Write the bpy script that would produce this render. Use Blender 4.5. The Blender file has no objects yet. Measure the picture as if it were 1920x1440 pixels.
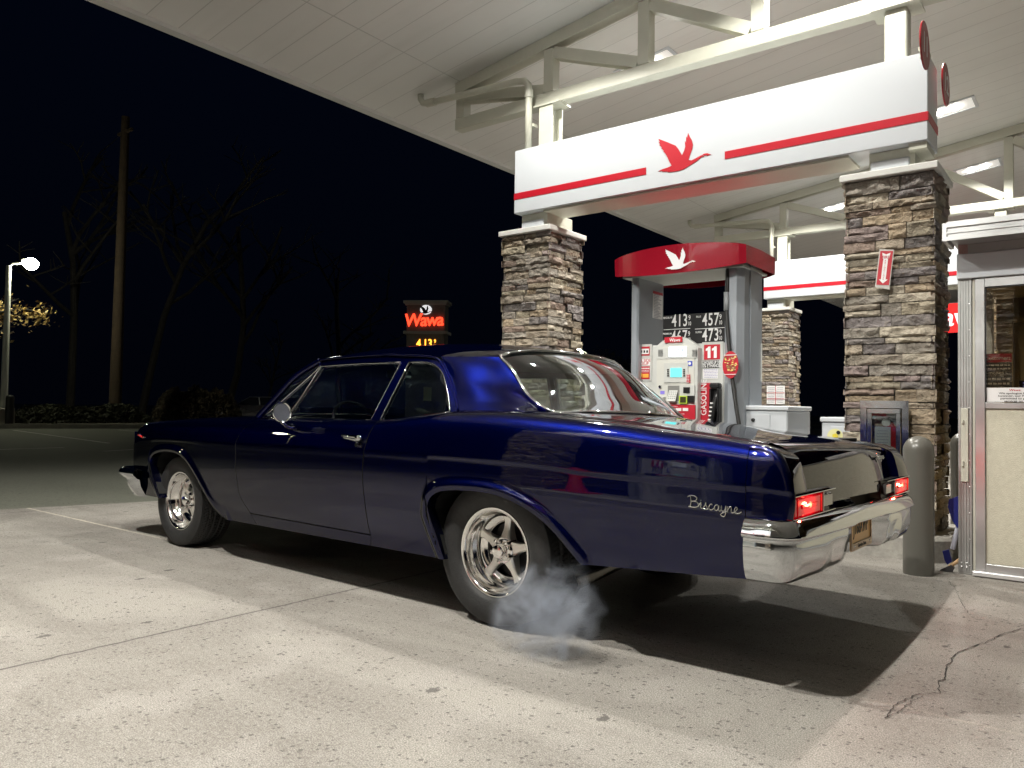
import bpy, bmesh, math, random
from mathutils import Vector, Matrix, noise
random.seed(7)
PI = math.pi
S = bpy.context.scene
# ------------------------------------------------------------ camera
FPX = 1443.0; CAMH = 1.035
def _dir(x, y): return Vector(((x-960)/FPX, -(y-720)/FPX, -1.0))
_a = _dir(-900, 736).normalized(); _b = _dir(2080, 782).normalized()
_b = (_b - _a*_a.dot(_b)).normalized()
_X = -_a; _Y = _b; _Z = _X.cross(_Y)
RCW = Matrix((_X, _Y, _Z))                      # camera -> world
CPOS = Vector((0, 0, CAMH))
cam = bpy.data.cameras.new('camera'); camo = bpy.data.objects.new('camera', cam)
S.collection.objects.link(camo)
camo.matrix_world = Matrix.Translation(CPOS) @ RCW.to_4x4()
cam.sensor_width = 36; cam.lens = 36*FPX/1920; cam.clip_end = 600; cam.clip_start = .02
S.camera = camo
def ray(x, y): return RCW @ _dir(x, y)
def onY(Y, x, y): d = ray(x, y); return CPOS + d*(Y/d.y)
def onX(X, x, y): d = ray(x, y); return CPOS + d*(X/d.x)
def onZ(z, x, y): d = ray(x, y); return CPOS + d*((z-CAMH)/d.z)
# ------------------------------------------------------------ world, view
W = bpy.data.worlds.new('World'); S.world = W; W.use_nodes = True
wn = W.node_tree.nodes; wl = W.node_tree.links
bg = wn['Background']
tc = wn.new('ShaderNodeTexCoord'); sx = wn.new('ShaderNodeSeparateXYZ'); rp = wn.new('ShaderNodeValToRGB')
wl.new(tc.outputs['Generated'], sx.inputs[0]); wl.new(sx.outputs['Z'], rp.inputs[0]); wl.new(rp.outputs[0], bg.inputs[0])
rp.color_ramp.elements[0].position = .0; rp.color_ramp.elements[0].color = (.0005, .0008, .0022, 1)
rp.color_ramp.elements[1].position = .6; rp.color_ramp.elements[1].color = (.0006, .0015, .0048, 1)
bg.inputs[1].default_value = 1.0
S.view_settings.view_transform = 'Standard'; S.view_settings.look = 'None'
S.view_settings.exposure = 0; S.view_settings.gamma = 1
S.render.engine = 'CYCLES'
cy = S.cycles
cy.max_bounces = 7; cy.diffuse_bounces = 4; cy.glossy_bounces = 5; cy.transmission_bounces = 6; cy.transparent_max_bounces = 12
cy.volume_bounces = 1; cy.sample_clamp_indirect = 6; cy.sample_clamp_direct = 0
cy.use_denoising = True; cy.caustics_reflective = False; cy.caustics_refractive = False
LAMP_W = {(-4.1, .55): 960, (-1.75, .55): 940, (-4.1, 4.95): 290, (-1.75, 4.95): 400, (-4.1, 7.75): 600, (-1.75, 7.75): 560}
# ------------------------------------------------------------ materials
MATS = {}
def mat(name, col, rough=.5, metal=0., coat=0., emit=None, es=0., spec=None, var=0., vscale=6., bump=0., bscale=60., trans=0., ior=None, alpha=None):
    if name in MATS: return MATS[name]
    m = bpy.data.materials.new(name); m.use_nodes = True
    nt = m.node_tree; b = nt.nodes['Principled BSDF']
    b.inputs['Base Color'].default_value = (*col, 1); b.inputs['Roughness'].default_value = rough
    b.inputs['Metallic'].default_value = metal
    if coat: b.inputs['Coat Weight'].default_value = coat; b.inputs['Coat Roughness'].default_value = .03
    if emit: b.inputs['Emission Color'].default_value = (*emit, 1); b.inputs['Emission Strength'].default_value = es
    if spec is not None: b.inputs['Specular IOR Level'].default_value = spec
    if ior: b.inputs['IOR'].default_value = ior
    if trans: b.inputs['Transmission Weight'].default_value = trans
    if alpha is not None: b.inputs['Alpha'].default_value = alpha
    if var or bump:
        t = nt.nodes.new('ShaderNodeTexCoord')
        n = nt.nodes.new('ShaderNodeTexNoise'); n.inputs['Scale'].default_value = vscale; n.inputs['Detail'].default_value = 6
        nt.links.new(t.outputs['Object'], n.inputs['Vector'])
        if var:
            mr = nt.nodes.new('ShaderNodeMapRange'); mr.inputs[1].default_value = .3; mr.inputs[2].default_value = .7
            mr.inputs[3].default_value = 1-var; mr.inputs[4].default_value = 1+var
            nt.links.new(n.outputs[0], mr.inputs[0])
            mx = nt.nodes.new('ShaderNodeMix'); mx.data_type = 'RGBA'; mx.blend_type = 'MULTIPLY'; mx.inputs[0].default_value = 1
            mx.inputs[6].default_value = (*col, 1)
            nt.links.new(mr.outputs[0], mx.inputs[7]); nt.links.new(mx.outputs[2], b.inputs['Base Color'])
            mr2 = nt.nodes.new('ShaderNodeMapRange'); mr2.inputs[3].default_value = max(.02, rough-.12*(rough>.15)); mr2.inputs[4].default_value = min(1, rough+.12*(rough>.15))
            nt.links.new(n.outputs[0], mr2.inputs[0]); nt.links.new(mr2.outputs[0], b.inputs['Roughness'])
        if bump:
            n2 = nt.nodes.new('ShaderNodeTexNoise'); n2.inputs['Scale'].default_value = bscale; n2.inputs['Detail'].default_value = 5
            nt.links.new(t.outputs['Object'], n2.inputs['Vector'])
            bp = nt.nodes.new('ShaderNodeBump'); bp.inputs['Strength'].default_value = bump; bp.inputs['Distance'].default_value = .01
            nt.links.new(n2.outputs[0], bp.inputs['Height']); nt.links.new(bp.outputs[0], b.inputs['Normal'])
    MATS[name] = m; return m
class NT:
    """tiny node helper"""
    def __init__(s, name):
        s.m = bpy.data.materials.new(name); s.m.use_nodes = True; s.t = s.m.node_tree; s.b = s.t.nodes['Principled BSDF']; MATS[name] = s.m
        s.tc = s.t.nodes.new('ShaderNodeTexCoord')
    def n(s, typ, **kw):
        o = s.t.nodes.new('ShaderNode'+typ)
        for k, v in kw.items():
            if k[0] == 'i' and k[1:].isdigit(): s.put(o.inputs[int(k[1:])], v)
            elif k.startswith('in_'): s.put(o.inputs[k[3:].replace('_', ' ')], v)
            else: setattr(o, k, v)
        return o
    def put(s, sock, v):
        if isinstance(v, bpy.types.NodeSocket): s.t.links.new(v, sock)
        elif isinstance(v, bpy.types.Node): s.t.links.new(v.outputs[0], sock)
        else: sock.default_value = v
    def noise(s, scale, detail=5, vec=None, rough=.5, dist=0., stretch=None):
        v = vec or s.tc.outputs['Object']
        if stretch: v = s.n('Mapping', i0=v, i3=stretch).outputs[0]
        return s.n('TexNoise', in_Vector=v, in_Scale=scale, in_Detail=detail, in_Roughness=rough, in_Distortion=dist).outputs[0]
    def mr(s, v, a, b, c=0., d=1.): return s.n('MapRange', i0=v, i1=a, i2=b, i3=c, i4=d).outputs[0]
    def math(s, op, a, b=0.): return s.n('Math', operation=op, i0=a, i1=b).outputs[0]
    def mix(s, f, a, b, mode='MIX'):
        o = s.n('Mix', data_type='RGBA', blend_type=mode); s.put(o.inputs[0], f); s.put(o.inputs[6], a); s.put(o.inputs[7], b); return o.outputs[2]
    def bump(s, h, strength=.5, dist=.01, normal=None):
        o = s.n('Bump', in_Strength=strength, in_Distance=dist, in_Height=h)
        if normal is not None: s.put(o.inputs['Normal'], normal)
        return o.outputs[0]
# ------------------------------------------------------------ mesh helpers
class MB:
    def __init__(s): s.v = []; s.f = []; s.c = []
    def add(s, vs, fs, col=None):
        o = len(s.v); s.v += [Vector(p) for p in vs]; s.f += [tuple(i+o for i in f) for f in fs]; s.c += [col]*len(fs); return s
    def box(s, x0, x1, y0, y1, z0, z1, bev=0., M=None, col=None):
        if x0 > x1: x0, x1 = x1, x0
        if y0 > y1: y0, y1 = y1, y0
        if z0 > z1: z0, z1 = z1, z0
        if bev <= 0:
            vs = [Vector((x, y, z)) for z in (z0, z1) for y in (y0, y1) for x in (x0, x1)]
            fs = [(0,2,3,1),(4,5,7,6),(0,1,5,4),(2,6,7,3),(0,4,6,2),(1,3,7,5)]
        else:
            b = min(bev, (x1-x0)*.49, (y1-y0)*.49, (z1-z0)*.49)
            vs = []; idx = {}
            for iz, z in enumerate((z0, z1)):
                for iy, y in enumerate((y0, y1)):
                    for ix, x in enumerate((x0, x1)):
                        sx_, sy_, sz_ = (1-2*ix), (1-2*iy), (1-2*iz)
                        idx[(ix,iy,iz)] = len(vs)
                        vs += [Vector((x, y+sy_*b, z+sz_*b)), Vector((x+sx_*b, y, z+sz_*b)), Vector((x+sx_*b, y+sy_*b, z))]
            fs = []
            g = lambda i, j, k, a: idx[(i,j,k)]+a
            for i in (0, 1):
                q = [g(i,0,0,0), g(i,1,0,0), g(i,1,1,0), g(i,0,1,0)]; fs.append(q if i else q[::-1])
                q = [g(0,i,0,1), g(0,i,1,1), g(1,i,1,1), g(1,i,0,1)]; fs.append(q if i else q[::-1])
                q = [g(0,0,i,2), g(1,0,i,2), g(1,1,i,2), g(0,1,i,2)]; fs.append(q if i else q[::-1])
            for j in (0, 1):
                for k in (0, 1):
                    q = [g(0,j,k,1), g(1,j,k,1), g(1,j,k,2), g(0,j,k,2)]; fs.append(q if (j ^ k) else q[::-1])
                    q = [g(j,0,k,0), g(j,0,k,2), g(j,1,k,2), g(j,1,k,0)]; fs.append(q if (j ^ k) else q[::-1])
                    q = [g(j,k,0,0), g(j,k,0,1), g(j,k,1,1), g(j,k,1,0)]; fs.append(q[::-1] if (j ^ k) else q)
            for k in idx: 
                t = (idx[k], idx[k]+1, idx[k]+2); fs.append(t if (sum(k) % 2) else t[::-1])
        if M is not None: vs = [M @ v for v in vs]
        return s.add(vs, fs, col)
    def prism(s, pts, axis, a, b, M=None, col=None):
        """polygon (2-D pts) extruded along axis from a to b. axis y: pts=(x,z); z: (x,y); x: (y,z)"""
        def mk(p, h): return Vector((p[0], h, p[1])) if axis == 'y' else (Vector((p[0], p[1], h)) if axis == 'z' else Vector((h, p[0], p[1])))
        n = len(pts); vs = [mk(p, a) for p in pts] + [mk(p, b) for p in pts]
        if M is not None: vs = [M @ v for v in vs]
        fs = [tuple(range(n)), tuple(range(2*n-1, n-1, -1))] + [(i, n+i, n+(i+1) % n, (i+1) % n) for i in range(n)]
        return s.add(vs, fs, col)
    def grid(s, f, nu, nv, col=None, closeu=False):
        vs = [f(i/nu, j/nv) for i in range(nu+(0 if closeu else 1)) for j in range(nv+1)]
        w = nv+1; cu = nu
        fs = [(i*w+j, ((i+1) % nu if closeu else i+1)*w+j, ((i+1) % nu if closeu else i+1)*w+j+1, i*w+j+1) for i in range(cu) for j in range(nv)]
        return s.add(vs, fs, col)
    def tube(s, pts, r, n=10, closed=False, cap=True, col=None, flat=None):
        pts = [Vector(p) for p in pts]; m = len(pts)
        rr = r if isinstance(r, (list, tuple)) else [r]*m
        vs = []; up = None
        for i, p in enumerate(pts):
            a = pts[(i-1) % m] if (closed or i) else p; b_ = pts[(i+1) % m] if (closed or i < m-1) else p
            t = (b_-a).normalized()
            if up is None: up = Vector((0, 0, 1)) if abs(t.z) < .9 else Vector((1, 0, 0))
            if flat is not None: up = Vector(flat)
            x = t.cross(up).normalized(); y = x.cross(t).normalized(); up = y
            for k in range(n):
                q = 2*PI*k/n; vs.append(p + x*math.cos(q)*rr[i] + y*math.sin(q)*rr[i])
        fs = []
        for i in range(m if closed else m-1):
            for k in range(n):
                a = i*n+k; b_ = i*n+(k+1) % n; c = ((i+1) % m)*n+(k+1) % n; d = ((i+1) % m)*n+k; fs.append((a, d, c, b_))
        if cap and not closed: fs += [tuple(range(n)), tuple((m-1)*n+k for k in range(n-1, -1, -1))]
        return s.add(vs, fs, col)
    def lathe(s, prof, M=None, n=32, col=None, fn=None):
        """prof: list of (r, h); axis z"""
        vs = []
        for k in range(n):
            q = 2*PI*k/n
            for (r, h) in prof:
                if fn: r, h = fn(r, h, q)
                vs.append(Vector((r*math.cos(q), r*math.sin(q), h)))
        if M is not None: vs = [M @ v for v in vs]
        w = len(prof)
        fs = [(k*w+j, ((k+1) % n)*w+j, ((k+1) % n)*w+j+1, k*w+j+1) for k in range(n) for j in range(w-1)]
        return s.add(vs, fs, col)
    def sphere(s, c, r, n=16, m=10, sc=(1, 1, 1)):
        c = Vector(c)
        def f(u, v):
            a = 2*PI*u; b = PI*v-PI/2; return c + Vector((math.cos(a)*math.cos(b)*r*sc[0], math.sin(a)*math.cos(b)*r*sc[1], math.sin(b)*r*sc[2]))
        return s.grid(f, n, m, closeu=True)
    def obj(s, name, m, parent=None, smooth=False, ang=None, origin=None, colattr=False, merge=0.):
        me = bpy.data.meshes.new(name)
        o0 = origin if origin is not None else (ORG.get(parent) if parent is not None else Vector((0, 0, 0)))
        if o0 is None: o0 = Vector((0, 0, 0))
        me.from_pydata([tuple(v-o0) for v in s.v], [], s.f); me.update()
        if merge:
            bm = bmesh.new(); bm.from_mesh(me); bmesh.ops.remove_doubles(bm, verts=bm.verts, dist=merge); bm.to_mesh(me); bm.free()
        if colattr:
            ca = me.color_attributes.new('tint', 'FLOAT_COLOR', 'CORNER')
            i = 0; dat = []
            for p in me.polygons:
                c = s.c[p.index] or (1, 1, 1)
                for _ in p.loop_indices: dat += [c[0], c[1], c[2], 1.]
            ca.data.foreach_set('color', dat)
        if smooth or ang:
            me.polygons.foreach_set('use_smooth', [True]*len(me.polygons))
            if ang: me.set_sharp_from_angle(angle=math.radians(ang))
        me.materials.append(m)
        o = bpy.data.objects.new(name, me); S.collection.objects.link(o)
        if parent is not None: o.parent = parent
        else: o.location = o0
        ORG[o] = o0
        return o
ORG = {}
def thing(name, label, cat, loc, group=None, rz=0., local=False):
    o = bpy.data.objects.new(name, None); S.collection.objects.link(o); o.empty_display_size = .2
    o.location = loc; o.rotation_euler = (0, 0, rz); o['label'] = label; o['category'] = cat
    if group: o['group'] = group
    ORG[o] = Vector((0, 0, 0)) if local else Vector(loc)
    return o
def tag(o, label, cat, group=None): 
    o['label'] = label; o['category'] = cat
    if group: o['group'] = group
    return o
def struct(o, kind='structure'): o['kind'] = kind; return o
CH = {}
def children(o): return [c for c in bpy.data.objects if c.parent is o]
def copy_tree(o, off=(0, 0, 0), label=None, parent=None, rz=None, skip=()):
    c = o.copy(); S.collection.objects.link(c); ORG[c] = ORG.get(o, Vector())
    if parent is not None: c.parent = parent
    else:
        c.location = o.location + Vector(off)
        if label: c['label'] = label
        if rz is not None: c.rotation_euler.z = rz
    for ch in children(o):
        if ch.name.split('.')[0] in skip: continue
        copy_tree(ch, parent=c, skip=skip)
    return c
_fc = {}
def text(s, mb, M, size=.1, bold=0., shear=0., align='CENTER', sx=1., depth=.0015, spacing=1., res=3):
    """adds text glyph geometry to an MB: text lies in local xy plane of M, facing local +z"""
    cu = bpy.data.curves.new('t', 'FONT'); cu.body = s; cu.size = size; cu.offset = bold*size*.45; cu.shear = shear
    cu.align_x = align; cu.align_y = 'CENTER'; cu.extrude = depth; cu.resolution_u = res; cu.space_character = spacing
    o = bpy.data.objects.new('t', cu); S.collection.objects.link(o)
    dg = bpy.context.evaluated_depsgraph_get(); me = bpy.data.meshes.new_from_object(o.evaluated_get(dg))
    vs = [M @ Vector((v.co.x*sx, v.co.y, v.co.z)) for v in me.vertices]; fs = [tuple(p.vertices) for p in me.polygons]
    bpy.data.objects.remove(o); bpy.data.curves.remove(cu); bpy.data.meshes.remove(me)
    return mb.add(vs, fs)
def face_mat(p, nx=0, ny=-1):
    """matrix at p for something facing (nx, ny, 0) with z up"""
    n = Vector((nx, ny, 0)).normalized(); z = Vector((0, 0, 1)); x = z.cross(n)
    return Matrix.Translation(Vector(p)) @ Matrix((x, z, n)).transposed().to_4x4()
def cat(pts, n, closed=False):
    """Catmull-Rom resample of a polyline to n+1 points"""
    P = [Vector(p) for p in pts]; m = len(P); out = []
    segs = m if closed else m-1
    for k in range(n+(0 if closed else 1)):
        t = k/n*segs; i = min(int(t), segs-1); f = t-i
        g = (lambda j: P[j % m]) if closed else (lambda j: P[j] if 0 <= j < m else (P[0]*2-P[1] if j < 0 else P[-1]*2-P[-2]))
        a, b, c, d = g(i-1), g(i), g(i+1), g(i+2)
        out.append(.5*((2*b)+(c-a)*f+(2*a-5*b+4*c-d)*f*f+(3*b-a-3*c+d)*f**3))
    return out
def interp(tab):
    xs = [t[0] for t in tab]; ys = [t[1] for t in tab]; n = len(xs)
    d = [(ys[i+1]-ys[i])/(xs[i+1]-xs[i]) for i in range(n-1)]
    m = [d[0]]+[0 if d[i-1]*d[i] <= 0 else 2*d[i-1]*d[i]/(d[i-1]+d[i]) for i in range(1, n-1)]+[d[-1]]
    def f(x):
        if x <= xs[0]: return ys[0]
        if x >= xs[-1]: return ys[-1]
        lo = 0
        while xs[lo+1] < x: lo += 1
        h = xs[lo+1]-xs[lo]; t = (x-xs[lo])/h
        return (2*t**3-3*t*t+1)*ys[lo]+(t**3-2*t*t+t)*h*m[lo]+(-2*t**3+3*t*t)*ys[lo+1]+(t**3-t*t)*h*m[lo+1]
    return f
def lerp(a, b, t): return a+(b-a)*t
def sstep(a, b, x): t = max(0., min(1., (x-a)/(b-a))); return t*t*(3-2*t)
# ============================================================ MATERIALS
def concrete_mat():
    k = NT('concrete'); ob = k.tc.outputs['Object']
    big = k.noise(.62, 7, rough=.66, dist=.5); mid = k.noise(3.2, 6); fine = k.noise(55, 3); grit = k.noise(210, 2)
    streak = k.noise(1.0, 5, stretch=(.35, 2.2, 1), dist=.6)
    c = k.mix(k.mr(big, .42, .60), (.455, .43, .385, 1), (.29, .27, .24, 1))
    c = k.mix(k.mr(streak, .48, .66, 0, .7), c, (.22, .20, .175, 1))
    c = k.mix(k.mr(mid, .52, .68, 0, .55), c, (.49, .46, .425, 1))
    c = k.mix(k.mr(fine, .35, .65, 0, .45), c, (.52, .49, .45, 1), 'MIX')
    c = k.mix(k.mr(grit, .36, .62, .0, .75), c, (.12, .11, .10, 1))
    # pits: sparse dark chips of aggregate
    def pits(scale, thr, keep, stretch=None):
        vec = ob
        if stretch: vec = k.n('Mapping', i0=ob, i3=stretch).outputs[0]
        vo = k.n('TexVoronoi', in_Scale=scale, in_Vector=vec)
        r = k.n('SeparateColor', i0=vo.outputs['Color']); sz = k.math('ADD', k.math('MULTIPLY', k.math('POWER', r.outputs[1], 2.), .9), .3)
        d = k.mr(k.math('ADD', k.math('DIVIDE', vo.outputs['Distance'], sz), k.math('MULTIPLY', k.math('SUBTRACT', fine, .5), .25)), thr*.7, thr, 1, 0)
        g = k.math('LESS_THAN', r.outputs[0], keep)
        return k.math('MULTIPLY', d, g)
    area = k.mr(k.noise(.8, 3), .38, .62)
    p1 = k.math('MULTIPLY', pits(26, .26, .6, (1, 1.5, 1)), k.mr(k.noise(.8, 3), .38, .6, .25, 1)); p2 = pits(8, .17, .34, (1, .6, 1)); p3 = pits(55, .40, .40)
    c = k.mix(k.math('MULTIPLY', p3, .7), c, (.10, .09, .085, 1))
    c = k.mix(k.math('MULTIPLY', p1, .75), c, (.055, .05, .05, 1)); c = k.mix(k.math('MULTIPLY', p2, .75), c, (.07, .062, .06, 1))
    # oil and gum stains
    vo = k.n('TexVoronoi', in_Scale=.9, in_Vector=ob); w = k.noise(7, 4)
    dd = k.math('ADD', vo.outputs['Distance'], k.math('MULTIPLY', w, .22))
    st = k.mr(dd, .15, .30, .7, 0); c = k.mix(st, c, (.14, .13, .125, 1))
    vo2 = k.n('TexVoronoi', in_Scale=2.3, in_Vector=ob); st2 = k.mr(k.math('ADD', vo2.outputs['Distance'], k.math('MULTIPLY', w, .12)), .09, .13, .55, 0)
    c = k.mix(st2, c, (.17, .16, .155, 1))
    # saw-cut joints
    sp = k.n('SeparateXYZ', i0=ob); wob = k.math('MULTIPLY', k.math('SUBTRACT', k.noise(14, 4), .5), .03)
    def line(ax, off, period, wd):
        v = k.math('ADD', k.math('SUBTRACT', sp.outputs[ax], off), wob)
        q = k.math('ABSOLUTE', k.math('SUBTRACT', v, k.math('MULTIPLY', k.math('ROUND', k.math('DIVIDE', v, period)), period)))
        return q
    jx = line(0, -3.37, 4.62, 0); jy = line(1, 3.03, 4.55, 0)
    j1 = k.mr(jx, .004, .009, 1, 0); j2 = k.mr(jy, .006, .016, 1, 0)
    edge = k.mr(jx, .01, .05, .25, 0)
    c = k.mix(edge, c, (.2, .18, .17, 1)); c = k.mix(k.math('MULTIPLY', j1, .8), c, (.07, .062, .058, 1)); c = k.mix(k.math('MULTIPLY', j2, k.mr(sp.outputs[0], -6.4, -5.2, .75, .12)), c, (.62, .57, .47, 1))
    k.put(k.b.inputs['Base Color'], c)
    k.put(k.b.inputs['Roughness'], k.mr(big, .3, .7, .62, .85)); k.b.inputs['Specular IOR Level'].default_value = .35
    h = k.math('SUBTRACT', k.math('ADD', k.math('MULTIPLY', fine, .6), k.math('MULTIPLY', grit, .5)), k.math('ADD', k.math('MULTIPLY', p1, 1.2), k.math('ADD', j1, p3)))
    k.put(k.b.inputs['Normal'], k.bump(h, .6, .006))
    return k.m
def asphalt_mat():
    k = NT('asphalt'); g = k.noise(120, 3); b_ = k.noise(.25, 5, stretch=(.35, 1, 1)); f = k.noise(40, 2)
    c = k.mix(k.mr(b_, .35, .65), (.105, .11, .085, 1), (.16, .165, .13, 1))
    c = k.mix(k.mr(g, .55, .75, 0, .8), c, (.22, .22, .2, 1)); c = k.mix(k.mr(f, .3, .45, .5, 0), c, (.03, .03, .03, 1))
    k.put(k.b.inputs['Base Color'], c); k.b.inputs['Roughness'].default_value = .8
    k.put(k.b.inputs['Normal'], k.bump(g, .6, .01)); return k.m
def stone_mat():
    k = NT('stone'); a = k.n('Attribute', attribute_name='tint')
    n1 = k.noise(9, 6, rough=.65); n2 = k.noise(60, 5, rough=.7); n3 = k.noise(22, 6, rough=.6, dist=.8)
    c = k.mix(k.mr(n1, .35, .7, 0, .35), a.outputs['Color'], (.24, .20, .17, 1)); c = k.mix(k.mr(n3, .52, .75, 0, .35), c, (.42, .37, .29, 1))
    c = k.mix(k.mr(n2, .3, .46, .4, 0), c, (.10, .09, .08, 1))
    k.put(k.b.inputs['Base Color'], c); k.b.inputs['Roughness'].default_value = .82; k.b.inputs['Specular IOR Level'].default_value = .3
    h = k.math('ADD', k.math('MULTIPLY', n3, 1.2), k.math('MULTIPLY', n2, .35)); k.put(k.b.inputs['Normal'], k.bump(h, 1., .035)); return k.m
def ceiling_mat():
    k = NT('ceiling panels'); sp = k.n('SeparateXYZ', i0=k.tc.outputs['Object'])
    def lines(ax, per, w):
        v = sp.outputs[ax]; q = k.math('ABSOLUTE', k.math('SUBTRACT', v, k.math('MULTIPLY', k.math('ROUND', k.math('DIVIDE', v, per)), per)))
        return k.mr(q, w*.4, w, 1, 0)
    l1 = lines(1, .305, .006); l2 = lines(0, 5.75, .008); l = k.math('MAXIMUM', l1, l2)
    n_ = k.noise(.7, 4); st = k.noise(1.5, 4, stretch=(.3, 4, 1))
    c = k.mix(k.mr(n_, .35, .65), (.64, .64, .62, 1), (.70, .70, .68, 1)); c = k.mix(k.mr(st, .55, .8, 0, .25), c, (.5, .49, .46, 1))
    c = k.mix(k.math('MULTIPLY', l, .45), c, (.2, .2, .19, 1)); k.put(k.b.inputs['Base Color'], c); k.b.inputs['Roughness'].default_value = .42
    k.put(k.b.inputs['Normal'], k.bump(k.math('SUBTRACT', k.math('MULTIPLY', k.noise(1.2, 2), .35), l), .25, .01)); return k.m
concrete = concrete_mat(); asphalt = asphalt_mat(); stone = stone_mat(); ceilm = ceiling_mat()
def speck(name, c1, c2, scale, bump=.4, rough=.85):
    k = NT(name); n = k.noise(scale, 6, rough=.65); n2 = k.noise(scale*7, 3)
    k.put(k.b.inputs['Base Color'], k.mix(k.mr(k.math('ADD', k.math('MULTIPLY', n, .6), k.math('MULTIPLY', n2, .4)), .38, .62), (*c1, 1), (*c2, 1)))
    k.b.inputs['Roughness'].default_value = rough; k.put(k.b.inputs['Normal'], k.bump(n2, bump, .01)); return k.m
island_m = speck('cast concrete', (.30, .285, .26), (.42, .40, .36), 6)
kerb_m = speck('kerb concrete', (.28, .27, .24), (.40, .38, .33), 5)
soil_m = speck('soil', (.05, .045, .035), (.10, .085, .06), 3)
white_m = mat('white enamel', (.57, .60, .635), .28)
cream_m = mat('cream steel paint', (.53, .53, .45), .42, var=.06, vscale=3, bump=.12, bscale=40)
red_m = mat('sign red', (.46, .009, .022), .35)
capm = mat('cap stone', (.70, .70, .67), .6, var=.08, vscale=6, bump=.15)
mortar = mat('dark mortar', (.05, .045, .04), .95)
alu = mat('brushed aluminium', (.55, .56, .56), .38, .75, var=.12, vscale=4)
alu2 = mat('grey anodised aluminium', (.42, .43, .42), .45, .55, var=.1, vscale=5)
steel = mat('polished steel', (.62, .62, .63), .12, 1., bump=.12, bscale=5)
blackm = mat('black plastic', (.012, .012, .013), .35)
rubber = mat('black rubber', (.018, .018, .018), .55)
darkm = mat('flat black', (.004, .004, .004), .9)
whitep = mat('white vinyl', (.8, .8, .8), .4)
blackp = mat('black print', (.01, .01, .01), .5)
ledm = mat('led lens', (1, 1, 1), .3, emit=(1, .97, .9), es=45)
# ============================================================ GROUND
b = MB(); b.add([(-260, -200, -.012), (160, -200, -.012), (160, 260, -.012), (-260, 260, -.012)], [(0, 1, 2, 3)])
struct(b.obj('asphalt_ground', asphalt))
b = MB(); b.prism([(-8.35, -16), (8.6, -16), (8.6, 34), (-7.55, 34), (-7.9, 4.2), (-8.38, 2.5)], 'z', -.1, 0.)
struct(b.obj('concrete_apron', concrete))
# crack in the slab near the booth
b = MB(); cr = [onZ(0, *p) for p in [(1660, 1349), (1672, 1330), (1688, 1318), (1702, 1312), (1722, 1303), (1745, 1302), (1762, 1298), (1758, 1283), (1772, 1272), (1775, 1252), (1790, 1230), (1812, 1218), (1850, 1205), (1880, 1190), (1915, 1180)]]
cr2 = [onZ(0, *p) for p in [(1660, 1347), (1690, 1332), (1712, 1316), (1728, 1306)]]; cr3 = [onZ(0, *p) for p in [(1815, 1150), (1800, 1125), (1792, 1105), (1778, 1090)]]
for c_, w_ in ((cr, .0045), (cr2, .003), (cr3, .0025)):
    c_ = cat(c_, len(c_)*7); vs = []
    for i, p in enumerate(c_):
        j = Vector((noise.noise(p*31+Vector((5, 0, 0))), noise.noise(p*31), 0))*.012; t = (c_[min(i+1, len(c_)-1)]-c_[max(i-1, 0)]).normalized(); n_ = Vector((-t.y, t.x, 0))
        w = .62*w_*(.35+1.3*abs(noise.noise(p*13+Vector((9, 9, 0))))); vs += [(p+j+n_*w).xy.to_3d()+Vector((0, 0, .004)), (p+j-n_*w).xy.to_3d()+Vector((0, 0, .004))]
    b.add(vs, [(2*i, 2*i+1, 2*i+3, 2*i+2) for i in range(len(c_)-1)])
struct(b.obj('slab_crack', mat('crack shadow', (.03, .027, .025), .95)))
# far kerb, planting bed, bay lines
K0 = Vector((-32.4, 9.9, 0)); KD = Vector((1.65, 4.1, 0)).normalized(); KN = Vector((-KD.y, KD.x, 0))
def K(s, n, z=0): return K0+KD*s+KN*n+Vector((0, 0, z))
def strip(s0, s1, n0, n1, z0, z1): 
    q = [K(s0, n0), K(s1, n0), K(s1, n1), K(s0, n1)]; return [(v.x, v.y) for v in q]
b = MB(); b.prism(strip(-60, 60, 0, .16, 0, 0), 'z', -.1, .16); struct(b.obj('far_kerb', kerb_m))
b = MB(); b.prism(strip(-60, 60, .16, 60, 0, 0), 'z', -.1, .12); struct(b.obj('planting_bed', soil_m))
paint = mat('worn white line', (.42, .42, .38), .7, var=.35, vscale=3)
b = MB()
for p0, p1 in (((25, 806.5), (205, 831)), ((222, 806), (262, 809.5)), ((-10, 843), (120, 839)), ((195, 846), (262, 842))):
    a, c_ = onZ(-.008, *p0), onZ(-.008, *p1); n_ = (c_-a).normalized(); n_ = Vector((-n_.y, n_.x, 0))*.055
    b.add([a-n_, c_-n_, c_+n_, a+n_], [(0, 1, 2, 3)])
struct(b.obj('bay_markings', paint))
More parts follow.
